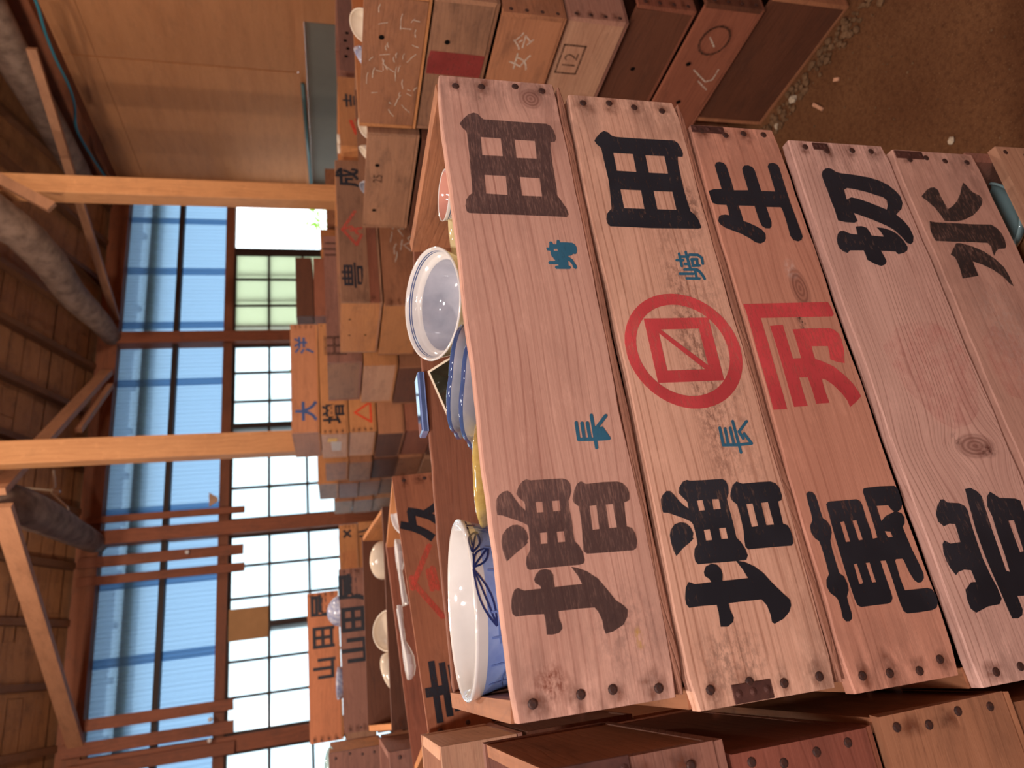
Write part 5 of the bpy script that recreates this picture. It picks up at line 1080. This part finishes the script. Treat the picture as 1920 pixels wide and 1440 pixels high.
for q, (x, y) in enumerate(((0.03, 1.60), (0.17, 1.63), (0.31, 1.69))):
    pp, _, _ = bowl_profile(0.062, 0.055); 
    for k in range(2 if q < 2 else 1): dish('stacking_bowl', pp, [W_WHITE], None, (x, y, 1.208 + q * 0.006 + 0.058 * k), (0, 0, 0), '%s white bowl of the %s pile in the red triangle crate' % (('lower', 'upper')[k], ('left', 'middle', 'right')[q]), 'bowl', 'bowls in the red triangle crate')
# white dishes in the tilted crate
p, ni, nn = bowl_profile(0.062, 0.055, k=2.4)
for q, (x, y, z, n_) in enumerate(((0.335, 2.29, 1.336, (0.1, 0.5, 0.5)), (0.215, 2.27, 1.327, (0.1, -0.2, 0.9)), (0.115, 2.25, 1.336, (0.05, -0.75, 0.6)), (0.0, 2.24, 1.330, (-0.3, 0.5, 0.8)), (-0.055, 2.23, 1.325, (0.2, 0.1, 0.9)))):
    o = dish('white_bowl', p, [W_CREAM if q != 4 else W_GREYB], None, (0, 0, 0), (0, 0, 0), ('upturned cream bowl at the right of the tilted crate', 'cream bowl with a straight side in the tilted crate', 'round cream bowl showing its mouth in the tilted crate', 'long cream bowl left of centre in the tilted crate', 'grey white bowl at the left end of the tilted crate')[q], 'bowl', 'bowls in the tilted crate')
    v = Vector(n_).normalized(); aim(o, v); o.scale = (0.78,) * 3 if q in (1, 4) else (1, 1, 1); o.location = Vector((x, y, z)) - v * 0.035
for q in range(4):
    dish('stacking_bowl', bowl_profile(0.058, 0.04)[0], [W_CREAM], None, (0.31 - 0.125 * q, 2.28 - 0.012 * q, 1.245), (6, 0, 0), '%s bowl from the right at the bottom of the tilted crate' % ORD[q], 'bowl', 'bottom bowls in the tilted crate')
# flowered bowls in the lettered pair
p, ni, nn = bowl_profile(0.075, 0.062)
o = dish('flowered_bowl', p, [W_SOME], None, (0, 0, 0), (0, 0, 0), 'blue flowered bowl standing on edge in the front lettered crate', 'bowl', 'flowered bowls in the front lettered crate')
n_ = Vector((0.15, 0.9, 0.35)).normalized(); aim(o, n_); o.location = Vector((0.31, 3.70, 1.470)) - n_ * 0.035
o = dish('flowered_bowl', p, [W_SOME], None, (0, 0, 0), (0, 0, 0), 'blue flowered bowl lying flat at the left of the front lettered crate', 'bowl', 'flowered bowls in the front lettered crate')
n_ = Vector((0.05, 0.12, 0.98)).normalized(); aim(o, n_); o.location = Vector((-0.02, 3.70, 1.505)) - n_ * 0.06
for q, x in enumerate((-0.02, 0.30)):
    dish('stacking_bowl', bowl_profile(0.066, 0.09)[0], [W_WHITE], None, (x, 3.72, 1.3345), (0, 0, 0), 'deep bowl under the %s flowered bowl' % ('flat', 'standing')[q], 'bowl', 'bowls in the front lettered crate')
# small saucer on the tall nailed crate
p, ni, nn = bowl_profile(0.05, 0.025)
o = dish('small_saucer', p, [W_CEL], None, (-0.262, 2.69, 1.52), (18, 8, 0), 'small green white saucer in the corner of the tall nailed crate', 'saucer')
dish('stacking_bowl', bowl_profile(0.05, 0.15)[0], [W_WHITE], None, (-0.29, 2.70, 1.376), (0, 0, 0), 'tall bowl under the small green white saucer', 'bowl')
# white dishes in the right aisle crates
p, ni, nn = bowl_profile(0.048, 0.045)
for q, (x, y, z, n_, m, lab) in enumerate(((1.74, 1.46, 1.385, (-0.75, -0.2, 0.6), W_CREAM, 'cream saucer leaning in the chalk scrawled crate'), (1.76, 1.60, 1.375, (-0.2, 0.6, 0.7), W_SOME, 'blue and white cup in the chalk scrawled crate'),
        (1.74, 1.86, 1.352, (-0.7, -0.3, 0.6), W_CREAM, 'cream bowl at the near end of the stamped number crate'), (1.75, 2.02, 1.348, (-0.6, 0.3, 0.7), W_CREAM, 'cream bowl in the middle of the stamped number crate'), (1.70, 2.15, 1.34, (-0.8, 0.1, 0.5), W_GREYB, 'lavender white plate along the rim of the stamped number crate'))):
    o = dish('aisle_bowl', p, [m], None, (0, 0, 0), (0, 0, 0), lab, 'bowl', 'bowls in the right aisle crates'); v = Vector(n_).normalized(); aim(o, v); o.location = Vector((x, y, z - 0.022)) - v * 0.035
    zb = 1.2145 if y < 1.7 else 1.1955
    dish('stacking_bowl', bowl_profile(0.05, 0.09)[0], [W_CREAM], None, (x + 0.03, y, zb), (0, 0, 0), 'deep bowl under the ' + lab.split(' in ')[0].split(' at ')[0].split(' along ')[0] + (' of the chalk crate' if y < 1.7 else ', %s in the stamped crate' % ORD[q - 2]), 'bowl', 'bottom bowls in the right aisle crates')
# two cups in the small orange crate
for q in range(2):
    dish('ivory_cup', bowl_profile(0.022, 0.05, 0.6)[0], [W_CREAM], None, (2.22 + 0.055 * q, 2.53, 1.375), (0, 0, 0), ('ivory cup at the corner of the small orange crate', 'second ivory cup from the corner of the small orange crate')[q], 'cup', 'ivory cups in the small orange crate')
    dish('stacking_bowl', bowl_profile(0.024, 0.108, 0.7)[0], [W_WHITE], None, (2.22 + 0.055 * q, 2.53, 1.2645), (0, 0, 0), 'tall cup under the %s ivory cup' % ('corner', 'second')[q], 'cup', 'cups in the small orange crate')

# ---------------------------------------------------------------- debris on the earth along the right stack
rg = random.Random(21); mb = MB()
def pebble(x, y, r_, mbx):
    n = 6; a0 = rg.uniform(0, 6); pts = []
    for (zz, rr) in ((0.0, 0.8), (0.5, 1.0), (0.9, 0.6)):
        pts.append([(x + r_ * rr * rg.uniform(0.7, 1.2) * math.cos(a0 + 6.2832 * k / n), y + r_ * rr * rg.uniform(0.7, 1.2) * math.sin(a0 + 6.2832 * k / n), r_ * zz) for k in range(n)])
    for a, b in zip(pts[:-1], pts[1:]):
        for k in range(n): mbx.poly([a[k], a[(k + 1) % n], b[(k + 1) % n], b[k]])
    mbx.poly(pts[-1])
for k in range(260):
    d = abs(rg.gauss(0, 0.035)); pebble(1.585 - d, rg.uniform(0.95, 2.4), rg.uniform(0.004, 0.014), mb)
for k in range(140):
    pebble(rg.uniform(0.7, 1.55), rg.uniform(0.7, 2.0), rg.uniform(0.0015, 0.004), mb)
o = mb.build('gravel', plain('dry_debris', (120, 92, 68), 0.9, 0.1, 0.7, 30, (60, 42, 30)))
o['kind'] = 'stuff'; tag(o, 'dry crumbs and grit along the foot of the right stack', 'gravel')
for q, (x, y, r_) in enumerate(((1.02, 1.02, 0.010), (1.55, 1.42, 0.016), (1.53, 1.52, 0.013))):
    mb = MB(); pebble(x, y, r_, mb)
    tag(mb.build('pale_stone', plain('pale_stone_%d' % q, (190, 172, 150), 0.8, 0.2, 0.4, 60)), ('lone pale pebble out on the earth floor', 'pale pebble by the foot of the right stack', 'smaller pale pebble at the foot of the right stack')[q], 'pebble')
for q, (x, y, a, L) in enumerate(((1.42, 1.33, 0.5, 0.05), (1.45, 1.24, 0.9, 0.02))):
    mb = MB(); mb.bar((x, y, 0.004), (x + L * math.cos(a), y + L * math.sin(a), 0.005), 0.010, 0.005)
    tag(mb.build('wood_chip', tone('tan')), ('longer pale wood chip on the earth floor', 'short pale wood chip on the earth floor')[q], 'wood chip')

# ---------------------------------------------------------------- green outside the open window
rt = random.Random(4); mb = MB()
def leaves(n, c, s_):
    for k in range(n):
        p = Vector((rt.gauss(c[0], s_[0]), rt.gauss(c[1], s_[1]), rt.gauss(c[2], s_[2])))
        a = Vector((rt.uniform(-1, 1), rt.uniform(-1, 1), rt.uniform(-1, 1))).normalized(); b = a.cross(Vector((rt.uniform(-1, 1), rt.uniform(-1, 1), rt.uniform(-1, 1)))).normalized()
        L, w = rt.uniform(0.05, 0.11), rt.uniform(0.02, 0.035)
        mb.poly([p - a * L / 2, p + b * w / 2, p + a * L / 2, p - b * w / 2])
leaves(650, (4.4, 9.6, 1.2), (0.9, 0.4, 0.5))
leaves(260, (5.6, 7.4, 1.55), (0.22, 0.15, 0.10))
def leaf_mat():
    M = NT('leaf_green'); n = M.n
    d = M.new('ShaderNodeBsdfDiffuse'); d.inputs[0].default_value = srgb(150, 200, 80)
    t = M.new('ShaderNodeBsdfTranslucent'); t.inputs[0].default_value = srgb(170, 220, 90)
    m = M.new('ShaderNodeMixShader'); m.inputs[0].default_value = 0.5; M.link(d.outputs[0], m.inputs[1]); M.link(t.outputs[0], m.inputs[2])
    M.link(m.outputs[0], n['Material Output'].inputs[0]); return M.mat
o = mb.build('shrub_foliage', leaf_mat()); o['kind'] = 'stuff'
tag(o, 'bright green leaves outside the open window', 'shrub')
mb = MB(); mb.tube([(4.3, 9.6, -0.1), (4.25, 9.6, 0.8), (4.1, 9.55, 1.6)], [0.06, 0.045, 0.015], 8); mb.tube([(4.25, 9.6, 0.7), (5.3, 8.2, 1.4), (5.6, 7.4, 1.65)], [0.03, 0.015, 0.005], 6)
o2 = mb.build('branch', M_BEAM, o)
mb = MB(); mb.box(-8, 14, 6.7, 20, -0.12, -0.02); struct(mb.build('ground', plain('outside_ground', (150, 146, 130), 0.9, 0.1, 0.4, 2)))
